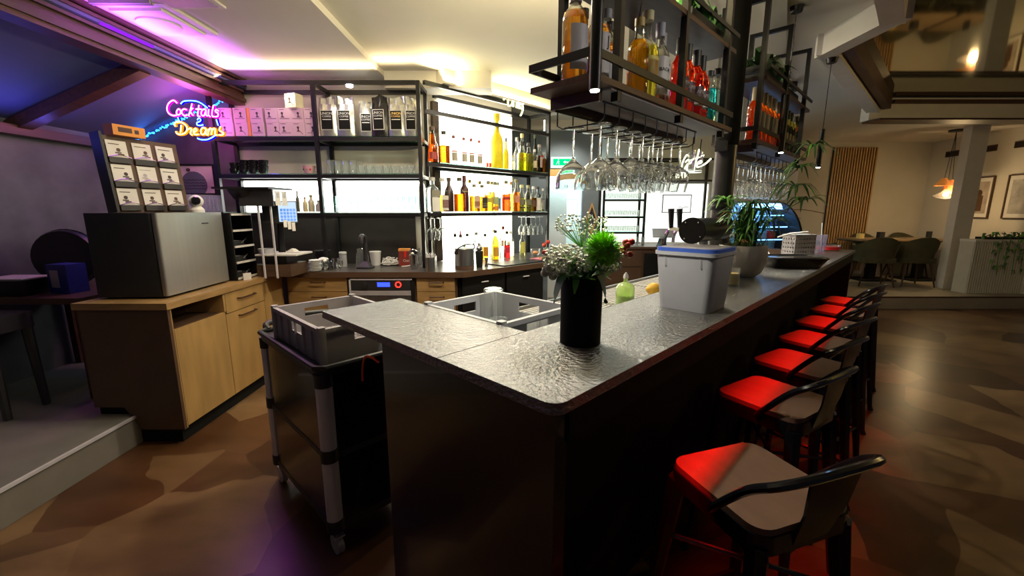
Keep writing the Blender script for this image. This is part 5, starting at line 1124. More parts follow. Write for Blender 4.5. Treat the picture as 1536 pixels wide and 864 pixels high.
spray(wl(-.0, .03, .33), 150, .075, .035, 'gypsophila', .0032, 'airy white gypsophila reaching up')
spray(wl(.085, .0, .24), 110, .03, .04, 'gypsophila', .0042, 'white blossoms at the side')
for k in range(9):
    p = wl(-.085 + rg.uniform(-.02, .02), -.03 + rg.uniform(-.015, .015), .215 + rg.uniform(-.022, .022)); part('berry', MB().ball(p, .012, 10, 6), 'berryw', vs_, 'greenish white berry')
for k in range(7):
    p = wl(.115 + rg.uniform(-.015, .018), -.0 + rg.uniform(-.01, .01), .272 + rg.uniform(-.025, .025)); b_ = part('berry', MB().ball(p, .0095, 9, 6), 'berryr', vs_, 'red berry')
part('berry', MB().ball(wl(-.105, .0, .255), .007, 9, 6), 'berryr', vs_, 'red berry'); part('stem', stemto(wl(.11, 0, .26)), 'leaf', vs_); part('stem', stemto(wl(-.08, -.03, .2)), 'leaf', vs_)
for k in range(26):
    a = rg.uniform(0, 2*PI); e1 = rg.uniform(.06, .1); z1 = rg.uniform(.19, .25); z2 = z1 + rg.uniform(-.07, .02)
    p = cr([(.02*math.cos(a), .02*math.sin(a), .185), (.6*e1*math.cos(a), .6*e1*math.sin(a), z1), (e1*math.cos(a), e1*math.sin(a), z2)], 3)
    part('leaf', MB().leaf(p, [.014*math.sin(PI*(.1+.86*i/(len(p)-1))) for i in range(len(p))], .2), 'leaf' if k % 2 else 'leafd', vs_)
for dx in (-.075, .05):
    p = cr([wl(dx*.4, -.035, .19), wl(dx*.8, -.055, .20), wl(dx*1.05, -.062, .15), wl(dx*1.1, -.062, .125)], 3); part('leaf', MB().leaf(p, [.02*math.sin(PI*(.15+.8*i/(len(p)-1))) for i in range(len(p))], .1), 'leafd', vs_, 'broad drooping leaf')

bn = thing('waste_bin', 'grey plastic counter bin with blue rim beside the vase', 'bin', B(.945, .062, 1.1005), PHI)
part('body', MB().rbox(.0, .19, 0, .19, 0.0, .205, .028, 5, (.016, .016)), 'grey', bn, 'tapered grey body')
part('rim', MB().rbox(-.022, .212, -.022, .212, .206, .219, .03, 5), 'grey', bn); part('liner_rim', MB().rbox(-.018, .208, -.018, .208, .2195, .232, .03, 5), 'blue', bn, 'blue liner rim')
part('opening', MB().rbox(-.006, .196, -.006, .196, .2322, .234, .03, 5), 'greyd', bn)
for y in (.03, .16): part('rib', MB().prism([(-.014, y-.003), (.0, y-.003), (.0, y+.003), (-.018, y+.003)], .165, .2055), 'grey', bn)
for x in (.03, .16): part('rib', MB().prism([(x-.003, -.014), (x+.003, -.014), (x+.003, .0), (x-.003, .0)], .165, .2055), 'grey', bn)
part('lug', MB().box(.20, .235, .03, .07, .19, .2055), 'grey', bn)
cn = thing('candle', 'cream candle in a clear glass beside the grey bin', 'candle', B(1.665, .215, 1.1005)); part('wax', MB().lathe([(0, .006), (.036, .006), (.036, .06), (0, .058)], 22), 'wax', cn); part('glass', MB().lathe([(0, 0), (.041, 0), (.042, .085), (.04, .085), (.0385, .005), (0, .005)], 24), 'glass', cn); part('wick', MB().cyl((0, 0, .058), (.002, 0, .07), .0012, n=5), 'ink', cn)
pt = thing('potted_plant', 'umbrella grass in a hammered silver pot on the counter', 'plant', B(2.03, .275, 1.1005))
part('pot', MB().lathe([(0, 0), (.075, 0), (.10, .02), (.122, .07), (.128, .12), (.122, .175), (.117, .175), (.117, .15), (0, .15)], 36), 'pot', pt)
part('soil', MB().lathe([(.115, .152), (0, .158)], 20), 'soil', pt)
rg = random.Random(11)
for k in range(24):
    a = rg.uniform(0, 2*PI); q = rg.uniform(.02, .1); p = [(q*math.cos(a), q*math.sin(a), .155), (q*1.3*math.cos(a), q*1.3*math.sin(a), .21), ((q*1.5+.01)*math.cos(a+.3), (q*1.5+.01)*math.sin(a+.3), .19+rg.random()*.03)]
    part('dry_stalk', MB().tube(cr(p, 2), .002, 4), 'straw', pt)
heads = [(-.12, .0, .42), (.02, -.02, .40), (.10, .02, .36), (.0, .05, .34), (.16, .03, .30), (.30, .06, .60), (.27, .02, .50), (.38, .08, .72), (-.06, .03, .30), (.06, .0, .28), (.33, .04, .42)]
for (hx, hy, hz) in heads:
    part('stalk', MB().tube(cr([(hx*.15, hy*.3, .15), (hx*.55, hy, .15+(hz-.15)*.65), (hx, hy, hz)], 4), .0028, 5), 'leaf', pt)
    for k in range(15):
        a = 2*PI*k/15 + rg.uniform(-.2, .2); L = rg.uniform(.08, .15); dz = rg.uniform(-.07, .035)
        p = cr([(hx, hy, hz), (hx+.55*L*math.cos(a), hy+.55*L*math.sin(a), hz+.02+dz*.3), (hx+L*math.cos(a), hy+L*math.sin(a), hz+dz-.02)], 3)
        part('leaf', MB().leaf(p, [.0075*math.sin(PI*(.2+.76*i/(len(p)-1))) for i in range(len(p))], .3), ['leaf', 'leafd', 'leafd'][k % 3] if hx > -.1 else 'leaf', pt)
for k in range(90):
    a = rg.uniform(0, 2*PI); L = rg.uniform(.05, .17); h = rg.uniform(.20, .42); b0 = rg.uniform(0, .06)
    p = cr([(b0*math.cos(a), b0*math.sin(a), .15), (.45*L*math.cos(a)+b0*.5, .45*L*math.sin(a), h), (L*math.cos(a), L*math.sin(a), h-rg.uniform(.0, .09))], 3)
    part('blade', MB().leaf(p, [.0058*math.sin(PI*(.25+.72*i/(len(p)-1))) for i in range(len(p))], .3), ['leaf', 'leafd'][k % 2], pt)
for k in range(6):
    a = [2.6, 3.4, .3, -.3, 1.1, 2.0][k]; L = [.2, .16, .36, .42, .3, .2][k]
    p = cr([(.03*math.cos(a), .03*math.sin(a), .16), (.5*L*math.cos(a), .3*L*math.sin(a), .36), (L*math.cos(a), .5*L*math.sin(a), .26+.03*k)], 5); part('dry_leaf', MB().tube(p, .0018, 4), 'straw', pt, 'long thin drooping leaf')
ty = thing('serving_tray', 'black deep oval serving tray on the counter past the plant', 'tray', B(2.70, .165, 1.1005), R(2))
part('tray', MB().rbox(-.17, .17, -.10, .10, 0, .062, .08, 8, (.035, .03)), 'blackpaint', ty); part('rim', MB().tube([(x, y, .062) for x, y in [(.195*math.copysign(abs(math.cos(a))**.6, math.cos(a)), .122*math.copysign(abs(math.sin(a))**.6, math.sin(a))) for a in [2*PI*k/40 for k in range(40)]]], .008, 8, True), 'black', ty)
bs = thing('cutlery_basket', 'grey perforated plastic cutlery basket near the far end of the counter', 'basket', B(3.62, .30, 1.1005), R(12))
for (x0, x1, y0, y1) in ((-.10, .10, -.066, -.06), (-.10, .10, .06, .066), (-.10, -.094, -.06, .06), (.094, .10, -.06, .06)):
    m = MB(); z0 = 0
    for z in (.0, .035, .07, .105, .14): m.box(x0, x1, y0, y1, z, z+.022)
    if x1-x0 > .1:
        for k in range(9): q = x0 + (x1-x0)*k/8; m.box(max(x0, q-.006), min(x1, q+.006), y0+.0005, y1-.0005, 0, .162)
    else:
        for k in range(6): q = y0 + (y1-y0)*k/5; m.box(x0+.0005, x1-.0005, max(y0, q-.006), min(y1, q+.006), 0, .162)
    part('side', m, 'greyd', bs)
part('floor', MB().box(-.09, .09, -.059, .059, 0, .004), 'grey', bs); part('rim', MB().rbox(-.106, .106, -.072, .072, .162, .17, .01, 2), 'grey', bs)
tg = solo('serving_tongs', MB().tube([(-.2, .0, -.03), (-.08, 0, .0), (.08, 0, .012)], .007, 6), 'white', 'white plastic tongs lying across the grey basket', 'tongs', B(3.60, .30, 1.279), R(10))
cp = thing('plastic_cup', 'tall clear plastic cup on the counter beside the grey basket', 'cup', B(3.87, .185, 1.1005)); part('cup', MB().lathe([(0, .002), (.032, .002), (.045, .16), (.043, .16), (.03, .01), (0, .01)], 20), 'acryl', cp); part('straw', MB().cyl((.01, 0, .012), (-.01, .0, .26), .003, n=6), 'white', cp)
rd = thing('candle_dish', 'shallow glass dish of red wax at the far end of the counter', 'dish', B(4.27, .19, 1.1005)); part('dish', MB().lathe([(0, .002), (.09, .002), (.105, .05), (.102, .05), (.086, .008), (0, .008)], 26), 'glass', rd); part('wax', MB().lathe([(0, .009), (.094, .009), (.1, .036), (0, .036)], 26), 'red', rd)
for k, (s, t) in enumerate(((3.12, .46), (3.26, .50))):
    mg = thing('white_mug', ['white cup on the work surface behind the serving tray', 'second white cup beside the grey basket'][k], 'cup', B(s, t, .951)); part('bowl', MB().lathe([(0, 0), (.05, 0), (.075, .09), (.07, .19), (.066, .19), (.0, .01)], 20), 'white', mg); part('handle', MB().tube(cr([(.072, 0, .16), (.11, 0, .15), (.1, 0, .09), (.072, 0, .08)], 4), .006, 6), 'white', mg)
# lime bottle and lemon on the drainer, glasses in the pale crate
lb_ = thing('squeeze_bottle', 'squat bottle of pale green lime juice on the drainer grid', 'bottle', B(1.37, .63, .9705)); part('bottle', MB().lathe([(0, 0), (.046, 0), (.048, .02), (.048, .10), (.035, .12), (.012, .13), (.012, .15), (0, .15)], 22), thin('lime_plastic', (.8, .95, .5), (.5, .65, .25), .2, diffuse=.55), lb_); part('cap', MB().lathe([(.014, .15), (.012, .165), (.004, .18), (0, .18)], 14), 'white', lb_)
part('juice', MB().lathe([(0, .003), (.045, .003), (.045, .06), (0, .06)], 20), pm('lime_juice', (.45, .65, .12), .4), lb_)
solo('lemon', MB().lathe([(0, 0), (.012, .006), (.034, .03), (.04, .055), (.03, .085), (.01, .105), (0, .11)], 16).xf(rm(0, 0, .038, ry=PI/2)), pm('lemon_peel', (.85, .5, .05), .45), 'yellow lemon lying on the drainer behind the grey bin', 'lemon', B(1.70, .68, .9705), R(15))
tj = thing('tall_glass', 'tall square glass upside down in the corner of the pale crate', 'glass', B(.645, .865, .9635), PHI)
part('walls', MB().lathe([(.034, .0), (.036, .165), (.03, .17), (0, .17)], 20, sq=4), 'glass', tj)
part('base', MB().lathe([(0, .158), (.033, .158), (.033, .168), (0, .168)], 20, sq=4), 'glass', tj)
row(TUM, 'tumbler', lambda i: '%s clear tumbler standing in the pale grey crate' % ORD[i], 'tumblers in the pale crate', [B(s, t, .9635) for s, t in ((.52, .60), (.60, .60), (.66, .66), (.66, .58), (.52, .70))], PHI)

# ================================================================== SERVICE WALL BEHIND THE TAPS
SCF = thing('glass_shelf_unit', 'black steel shelf of glasses and glowing panel behind the beer taps', 'shelf', (1.43, 6.80, .921))
def q(x, z): return (x - 1.43, z - .921)
for x in (1.45, 2.10, 3.17):
    for y in (.0, .30): part('upright', MB().box(x-1.43-.018, x-1.43+.018, y-.018, y+.018, 0, 1.33), 'black', SCF)
for z in (1.92, 2.245):
    for y in (0, .3): part('rail', MB().box(.04, .65, y-.016, y+.016, z-.937, z-.905), 'black', SCF); part('rail', MB().box(.69, 1.72, y-.016, y+.016, z-.937, z-.905), 'black', SCF)
for z in (1.62, 1.355, 1.11):
    part('rail', MB().box(.04, .65, -.016, .016, z-.937, z-.905), 'black', SCF); part('glass_shelf', MB().box(.04, .65, -.02, .31, z-.904, z-.896), 'shelfglass', SCF)
part('light_panel', MB().box(.05, 1.80, .325, .345, .02, .965), 'panelC', SCF, 'glowing backlit panel'); part('light_panel', MB().box(-.08, -.03, .2, .22, .02, 1.3), 'panelC', SCF)
zz = [1.62, 1.355, 1.11]
row(TUM, 'tumbler', lambda i: '%s small glass of the %s row on the %s service shelf' % (ORD[(i % 16)//2], ['front', 'back'][i % 2], ['upper', 'middle', 'lower'][i//16]), 'glasses on the service shelf', [(1.50+.075*k, y, z+.0258) for z in zz for k in range(8) for y in (6.86, 6.96)])
row(HIGH, 'highball_glass', lambda i: '%s tall clear glass standing on the service counter' % ORD[i], 'tall glasses on the service counter', [(1.55+.075*k, 6.72, .9215) for k in range(8)])
sc = thing('service_counter', 'brown service counter with drawer behind the beer taps', 'counter', (1.36, 6.4, 0))
part('worktop', MB().box(0, 3.3, 0, .74, .885, .92), 'oakside', sc); part('carcass', MB().box(.02, 3.28, .03, .74, .08, .884), 'oakside', sc)
part('drawer', MB().box(.03, .62, .008, .029, .62, .87), 'oakside', sc); part('door', MB().box(.03, .62, .008, .029, .1, .61), 'oakside', sc); handle(sc, .33, .008, .80, .2, 'x')
part('fridge_door', MB().box(.66, 1.3, .004, .029, .1, .82), 'matte', sc, 'black under-counter fridge door'); part('plinth', MB().box(.02, 3.28, .06, .7, 0, .08), 'matte', sc)
tbl = thing('tablet', 'tablet on a dark stand on the service counter', 'tablet', (2.32, 6.55, .921)); part('stand', MB().lathe([(0, 0), (.09, 0), (.07, .03), (.05, .12), (0, .13)], 18), 'dark', tbl); part('screen', MB().rbox(-.16, .16, -.01, .01, -.08, .08, .008, 2).xf(rm(0, -.03, .20, rz=R(-8)) @ Matrix.Rotation(R(-38), 4, 'X')), 'greyd', tbl)
mb_ = thing('menu_board', 'white open menu board with thin dark frame above the beer taps', 'sign', (2.72, 7.10, 1.42)); part('frame', MB().box(-.24, .24, 0, .015, 0, .014).box(-.24, .24, 0, .015, .286, .30).box(-.24, -.228, 0, .015, .014, .286).box(.228, .24, 0, .015, .014, .286), 'dark', mb_); part('page', MB().box(-.228, 0, .004, .012, .014, .286), pm('board_page', (.8, .82, .8), .5, emit=(1, 1, 1), es=.7), mb_); part('page', MB().box(.002, .228, .004, .012, .014, .286), pm('glowing_board_page_b', (.8, .82, .8), .5, emit=(1, 1, 1), es=.7), mb_)  # page emission stands in for light showing through the board
part('scribble', MB().tube(cr([(.03, .002, .08), (.06, .002, .1), (.1, .002, .08), (.15, .002, .1), (.2, .002, .09)], 4), .004, 4), 'grey', mb_)

# neon lettering ------------------------------------------------------------------
def neon(root, name, strokes, sc_, ox, oy, core, sleeve, rc=.0058, rs=.0125, closed=()):
    for st_ in strokes:
        p = cr([((x-ox)*sc_, 0, (oy-y)*sc_) for x, y in st_], 4)
        a = part(name, MB().tube(p, rc, 6), core, root); part('sleeve', MB().tube([(v[0], .008, v[2]) for v in p], rs, 6), sleeve, a)
ns = thing('neon_sign', 'pink, amber and blue neon sign reading Cocktails and Dreams', 'neon sign', (-2.805, 3.935, 2.25), R(0))
k = .00050
neon(ns, 'letter', [[(385, 155), (340, 115), (290, 125), (225, 180), (195, 260), (220, 330), (290, 365), (350, 358)], [(352, 330), (362, 290), (400, 255), (430, 285), (420, 330), (380, 355), (352, 330)],
  [(540, 270), (500, 255), (455, 280), (450, 330), (490, 365), (540, 350)], [(650, 165), (610, 260), (560, 372)], [(655, 240), (600, 295), (640, 362)], [(765, 190), (730, 330), (720, 368), (760, 378)], [(700, 258), (750, 256), (800, 258)],
  [(880, 275), (840, 260), (795, 300), (790, 350), (830, 367), (872, 290), (880, 275), (868, 350), (892, 370)], [(930, 258), (912, 350), (940, 382)], [(1022, 190), (975, 330), (985, 380), (1010, 378)], [(1100, 290), (1060, 265), (1040, 295), (1085, 330), (1072, 375), (1020, 387)]], k, 650, 440, 'npink', 'npinkh')
neon(ns, 'dot', [[(944, 205), (940, 214)]], k, 650, 440, 'npink', 'npinkh')
neon(ns, 'letter', [[(410, 520), (375, 655)], [(300, 545), (290, 500), (340, 475), (420, 480), (490, 530), (500, 600), (450, 660), (360, 682), (310, 662), (298, 630)], [(520, 600), (560, 575), (578, 600), (550, 660), (580, 690)], [(618, 650), (670, 610), (650, 580), (612, 620), (622, 680), (695, 680)],
  [(830, 580), (780, 570), (740, 620), (750, 680), (800, 670), (840, 590), (825, 670), (855, 690)], [(880, 590), (862, 690)], [(870, 640), (905, 582), (935, 600), (920, 690)], [(930, 640), (970, 582), (1000, 600), (988, 680), (1020, 690)], [(1100, 550), (1072, 610), (1140, 658), (1110, 690), (1050, 690)]], k, 650, 440, 'norange', 'norangeh')
neon(ns, 'ampersand', [[(705, 440), (730, 410), (765, 430), (745, 462), (695, 482), (690, 520), (740, 530), (795, 520)]], k, 650, 440, 'nblue', 'nblueh')
neon(ns, 'arc', [[(450, 170), (500, 130), (600, 118), (720, 125), (800, 155), (870, 205), (910, 240)], [(660, 745), (730, 770), (820, 770), (900, 745), (975, 705)], [(365, 395), (380, 455)], [(1040, 430), (1060, 530)]], k, 650, 440, 'nblue', 'nblueh')
part('hanger', MB().cyl((.085, .012, .1), (.085, .075, .1), .004, n=6), 'black', ns)
light('neon_glow', 'POINT', (-2.75, 3.93, 2.30), 9, (1, .12, .8), size=.15); light('neon_glow', 'POINT', (-2.85, 3.90, 2.18), 2, (1, .4, .05), size=.1); light('neon_glow', 'POINT', (-2.70, 3.88, 2.22), 1.4, (.05, .1, 1), size=.1)
nd = thing('neon_sign', 'white neon lettering on the top rail of the bottle shelf', 'neon sign', B(2.86, 2.895, 2.60), PHI)
k = .00042
neon(nd, 'letter', [[(380, 300), (365, 420), (370, 570)], [(215, 450), (300, 340), (420, 262), (510, 330), (525, 440), (470, 540), (375, 570)], [(565, 400), (550, 560)], [(560, 440), (590, 395), (630, 392)], [(680, 420), (665, 560)], [(700, 420), (700, 560), (720, 440), (745, 430), (745, 560)], [(800, 205), (775, 400), (762, 570)], [(870, 420), (785, 490), (850, 565)], [(930, 430), (890, 460), (920, 520), (890, 640), (830, 735)]], k, 560, 470, 'nwhite', 'nwhiteh', .006, .010)
neon(nd, 'dot', [[(690, 372), (688, 380)]], k, 560, 470, 'nwhite', 'nwhiteh', .006, .010)
ng = thing('neon_sign', 'white neon lettering above the glowing service wall', 'neon sign', (2.85, 6.775, 2.20), 0)
k = .00064
neon(ng, 'letter', [[(760, 240), (710, 220), (650, 320), (612, 450), (615, 560), (665, 560), (720, 470), (775, 400), (745, 520), (730, 660)], [(690, 390), (730, 340), (770, 330), (790, 430), (860, 330), (900, 270)], [(1000, 90), (960, 300), (920, 480), (910, 620)], [(800, 340), (960, 290), (1120, 220)], [(975, 430), (1080, 400), (1080, 350), (1000, 390), (975, 480), (1020, 500), (1180, 420), (1300, 300)]], k, 950, 380, 'nwhite', 'nwhiteh', .009, .014)

# exit sign, diamond mirror, kitchen cupboards ------------------------------------
ex = thing('exit_sign', 'lit green exit sign above the kitchen door', 'sign', (.76, 6.548, 2.09)); part('housing', MB().box(-.18, .18, -.05, -.0, 0, .15), 'signwhite', ex); part('panel', MB().box(-.15, .15, -.054, -.0505, .03, .125), 'green', ex)
ar = MB(); ar.box(.03, .11, -.0555, -.0545, .072, .084).add([(.03, -.0555, .1), (.03, -.0555, .056), (-.0, -.0555, .078), (.03, -.0545, .1), (.03, -.0545, .056), (0, -.0545, .078)], [(0, 1, 2), (5, 4, 3), (0, 3, 4, 1), (1, 4, 5, 2), (2, 5, 3, 0)])
part('arrow', ar, 'signwhite', ex); rn = MB(); rn.ball((-.07, -.0550, .112), .007, 8, 5); rn.tube([(-.07, -.055, .10), (-.078, -.055, .075), (-.062, -.055, .058), (-.066, -.055, .04)], .004, 5); rn.tube([(-.078, -.055, .075), (-.095, -.055, .062), (-.105, -.055, .045)], .004, 5); rn.tube([(-.055, -.055, .078), (-.071, -.055, .096), (-.092, -.055, .085)], .0035, 5); part('running_figure', rn, 'signwhite', ex)
dm = thing('diamond_mirror', 'diamond-shaped wooden mirror on the pier by the kitchen door', 'mirror', (1.215, 6.552, 1.33)); hh, ww = .25, .085
def dia(a, b, y0, y1):
    P0 = [(-ww, 0), (0, -hh), (ww, 0), (0, hh)]; n = 4; vs = []
    for s_ in (a, b):
        for y in (y0, y1): vs += [(x*s_, y, z*s_) for x, z in P0]
    fs = []
    for i in range(4):
        j = (i+1) % 4; fs += [(i, j, 8+j, 8+i), (4+i, 12+i, 12+j, 4+j), (i, 4+i, 4+j, j), (8+i, 8+j, 12+j, 12+i)]
    return MB().add(vs, fs)
part('frame', dia(1, .78, -.035, 0), 'lightwood', dm); part('mirror', MB().add([(-ww*.8, -.006, 0), (0, -.006, -hh*.8), (ww*.8, -.006, 0), (0, -.006, hh*.8), (-ww*.8, -.001, 0), (0, -.001, -hh*.8), (ww*.8, -.001, 0), (0, -.001, hh*.8)], [(0, 1, 2, 3), (7, 6, 5, 4), (0, 4, 5, 1), (1, 5, 6, 2), (2, 6, 7, 3), (3, 7, 4, 0)]), 'chrome', dm)
kc = thing('kitchen_cupboard', 'pale blue-lit tall cupboards seen through the kitchen door', 'cupboard', (.66, 7.6, 0)); part('carcass', MB().box(0, 1.0, .02, .38, 0, 2.5), 'white', kc)
hinge = 0
for i in range(4):
    for j in range(6): d_ = part('door', MB().box(.006+.248*i, .246+.248*i, 0, .019, .03+.405*j, .425+.405*j), 'white', kc); part('handle', MB().box(.21+.248*i if i % 2 == 0 else .02+.248*i, .225+.248*i if i % 2 == 0 else .035+.248*i, -.012, -.001, .15+.405*j, .3+.405*j), 'dark', d_)

# glowing display case ---------------------------------------------------------------
gc = thing('display_case', 'curved glass display case glowing blue behind the potted plant', 'display case', (2.80, 4.95, .0), R(10))
part('cabinet', MB().box(0, .74, 0, .6, 0, .98), 'matte', gc)
n = 10; ar_ = [(.02 + .0, .0)] ; vs = []; fs = []
for i in range(n+1):
    a = PI/2*i/n; y = .5 - .48*math.sin(PI/2 - a) ; 
for i in range(n+1):
    a = PI/2*i/n
    for x in (0.0, .70): vs.append((x, .52 - .5*math.cos(a), .985 + .60*math.sin(a)))
for i in range(n): fs.append((2*i, 2*i+1, 2*i+3, 2*i+2))
part('curved_glass', MB().add(vs, fs), thin('case_glass', (.8, .9, 1), (.3, .5, .8), .03), gc, 'quarter-round front glass')
def endp(x0, x1):
    P0 = [(.52 - .5*math.cos(PI/2*i/n), .985 + .60*math.sin(PI/2*i/n)) for i in range(n+1)] + [(.56, 1.585), (.56, .985)]; m_ = len(P0)
    return MB().add([(x0, y, z) for y, z in P0] + [(x1, y, z) for y, z in P0], [tuple(range(m_))[::-1], tuple(range(m_, 2*m_))] + [(i, (i+1) % m_, m_+(i+1) % m_, m_+i) for i in range(m_)])
part('end_panel', endp(.70, .73), 'black', gc, 'black curved end panel'); part('back', MB().box(0, .7, .54, .56, .985, 1.58), pm('case_back', (.35, .45, .55), .4), gc)
for z in (1.12, 1.27, 1.41): sh_ = part('glass_shelf', MB().box(.01, .69, .14 + (z-1.12)*.55, .53, z, z+.008), 'shelfglass', gc); part('light_tube', MB().cyl((.02, .16 + (z-1.12)*.55, z-.008), (.68, .16 + (z-1.12)*.55, z-.008), .006, n=8), 'coldlamp', sh_)
light('case_light', 'AREA', tuple(Vector((2.80, 4.95, 0)) + Matrix.Rotation(R(10), 3, 'Z') @ Vector((.35, .35, 1.55))), 6, (.2, .5, 1), (0, 0, R(10)), .6, .2)
rg = random.Random(5)
cls = ['white', 'red', 'blue', 'lightwood', 'paper', 'greyd']
for z in (.985, 1.1285, 1.2785):
    for k in range(5): bt = thing('pastry_box', 'small %s packet on the %s level of the display case, %s from its left end' % (['white', 'red', 'blue', 'tan', 'cream', 'grey'][(k*2 + int(z*10)) % 6], {.985: 'bottom', 1.1285: 'middle', 1.2785: 'upper'}[z], ORD[k]), 'packet', tuple(Vector((2.80, 4.95, 0)) + Matrix.Rotation(R(10), 3, 'Z') @ Vector((.08+.135*k, .42, z+.0002))), R(10), 'packets in the display case'); part('packet', MB().rbox(-.045, .045, -.03, .03, 0, .06+.02*(k % 3), .008, 2), cls[(k*2 + int(z*10)) % 6], bt); part('lid', MB().box(-.047, .047, -.032, .032, .06+.02*(k % 3), .066+.02*(k % 3)), 'white', bt)

# ================================================================== DINING AREA
ZF = .1905
sp = thing('slat_panel', 'vertical oak slat panel on the cream dining wall', 'wall panel', (6.2, 8.499, ZF)); part('backing', MB().box(0, .86, -.02, 0, .08, 2.46), 'slatback', sp)
for k in range(17): part('slat', MB().box(.008+.0505*k, .036+.0505*k, -.042, -.0205, .08, 2.46), 'slat', sp)
def chair(label, x, y, rz):
    t = thing('dining_chair', label, 'chair', (x, y, ZF), R(rz), 'dining chairs')
    part('seat', MB().rbox(-.24, .24, -.24, .22, .40, .48, .06, 4), 'chair', t)
    vs = []; fs = []; n = 14; N = n+1
    for j, (z, e_) in enumerate(((.42, .0), (.56, .02), (.70, .05), (.84, .075))):
        for i in range(N):
            a = PI*(-.12 + 1.24*i/n); r_ = .27 + e_*.6; hz = z if j < 3 else z - .16*abs(math.cos(a))**2.2
            if j == 2: hz = z - .10*abs(math.cos(a))**2.2
            vs.append((r_*math.cos(a), -.02 + (.25+e_)*math.sin(a), hz))
    for j in range(3):
        for i in range(n): fs.append((j*N+i, j*N+i+1, (j+1)*N+i+1, (j+1)*N+i))
    m = MB(); k0 = len(vs); vs2 = [(x_*.86, -.02+(y_+.02)*.86, z_) for x_, y_, z_ in vs]; m.add(vs + vs2, fs + [tuple(i+k0 for i in f[::-1]) for f in fs] + [(3*N+i, 3*N+i+1, k0+3*N+i+1, k0+3*N+i) for i in range(n)] + [(i+1, i, k0+i, k0+i+1) for i in range(n)] + [(j*N, (j+1)*N, k0+(j+1)*N, k0+j*N) for j in range(3)] + [((j+1)*N+n, j*N+n, k0+j*N+n, k0+(j+1)*N+n) for j in range(3)])
    part('backrest', m, 'chair', t, 'curved upholstered tub back')
    for sx in (-1, 1):
        for sy in (-1, 1): part('leg', MB().tube([(sx*.17, sy*.16, .41), (sx*.24, sy*.23, 0)], [.018, .011], 8), 'walnut', t)
    return t
chair('olive tub chair with its back to the bar, nearest the white wall end', 6.86, 7.2, 168)
chair('olive tub chair beside it, its armrest facing the bar', 6.2, 7.2, 160)
chair('olive tub chair behind the table, under the slat panel side', 6.97, 8.18, 8)
chair('olive tub chair behind the table, by the dark table foot', 7.68, 8.18, -4)
chair('olive tub chair at the end of the table in front of the slats', 5.72, 7.9, 84)
def table(label, x, y, w):
    t = thing('dining_table', label, 'table', (x, y, ZF)); part('table_top', MB().rbox(-w/2, w/2, -.32, .32, .735, .765, .02, 2), 'tablewood', t); part('edge', MB().rbox(-w/2+.02, w/2-.02, -.3, .3, .715, .7345, .02, 2), 'black', t)
    part('pedestal', MB().box(-.06, .06, -.06, .06, .02, .7145), 'matte', t); part('foot_plate', MB().box(-.3, .3, -.25, .25, 0, .02), 'matte', t)
table('oak table with black pedestal before the slat panel', 6.68, 7.80, 1.0); table('second oak table beside the white wall end', 7.58, 7.82, .56)
for lab, x, y, c_, h in (('dark napkin box on the oak table', 6.72, 7.74, 'dark', .12), ('small dark shaker on the second oak table', 7.6, 7.74, 'dark', .13), ('cream candle on the oak table near the slats', 6.4, 7.8, 'wax', .09)):
    solo('table_caddy' if c_ == 'dark' else 'candle', MB().rbox(-.05 if h < .125 else -.025, .05 if h < .125 else .025, -.04, .04, 0, h, .01, 2), c_, lab, 'caddy' if c_ == 'dark' else 'candle', (x, y, ZF+.7655))
pl = thing('pendant_cluster', 'pendant cluster of two orange shades and a glowing glass bulb above the dining table', 'lamp', (7.19, 7.2, 1.62))
part('canopy', MB().cyl((0.03, 0, 1.10), (.03, 0, 1.13), .1, n=22), 'black', pl)
for x, y, z in ((-.03, 0, .36), (.13, .02, .33), (.02, -.02, .18)): part('cord', MB().tube([(x, y, z), (.03, 0, 1.1)], .004, 5), 'dark', pl)
part('shade', MB().lathe([(.03, .37), (.12, .245), (.115, .245), (.026, .365)], 22, (-.03, 0)), 'shade', pl, 'orange cone shade'); part('shade', MB().lathe([(.075, .34), (.1, .15), (.095, .15), (.07, .335), (0, .335)], 22, (.13, .02)), 'shade', pl, 'orange tapered drum shade')
part('glass_globe', MB().lathe([(.02, .19), (.07, .14), (.165, .09), (.12, .05), (.02, .03)], 10, (.02, -.02)), 'glass', pl, 'faceted clear glass globe'); part('bulb', MB().ball((.02, -.02, .10), .035, 12, 8), 'warmbulb', pl, 'glowing bulb')
light('cluster_bulb', 'POINT', (7.21, 7.14, 1.70), 15, (1, .7, .35), size=.05)
a_ = math.atan2(3.0, .3)
for k, (y, lab) in enumerate(((7.41, 'framed brown print on the cream wall beside the white wall end'), (6.55, 'framed pale print on the cream wall, second from the white wall end'))):
    x = 8.1 - .1*(8.5-y) + .015
    pf = thing('framed_print', lab, 'picture', (x, y, 1.33), R(-90)+math.atan(.1)*-1, 'framed prints on the dining wall'); w2 = .245 if k == 0 else .4
    part('frame', MB().box(-w2, w2, -.03, 0, 0, .018).box(-w2, w2, -.03, 0, .672, .69).box(-w2, -w2+.018, -.03, 0, .018, .672).box(w2-.018, w2, -.03, 0, .018, .672), 'oakside', pf); part('mat', MB().box(-w2+.018, w2-.018, -.012, 0, .018, .672), 'paper', pf); pr_ = part('print', MB().box(-w2+.07, w2-.07, -.014, -.0125, .08, .61), pm('print_tone_%d' % k, (.36, .3, .26) if k == 0 else (.4, .38, .36), .7, var=.35, scale=6), pf)
    fg = MB(); fg.ball((.02, -.0150, .42), .06, 12, 6); fg.v = [(x_, max(-.019, min(-.0145, y_)), z_) for x_, y_, z_ in fg.v]; fg.prism([(-.08, -.0185), (.1, -.0185), (.1, -.0145), (-.08, -.0145)], .12, .38); part('figure', fg, 'oakside' if k == 0 else 'grey', pf)
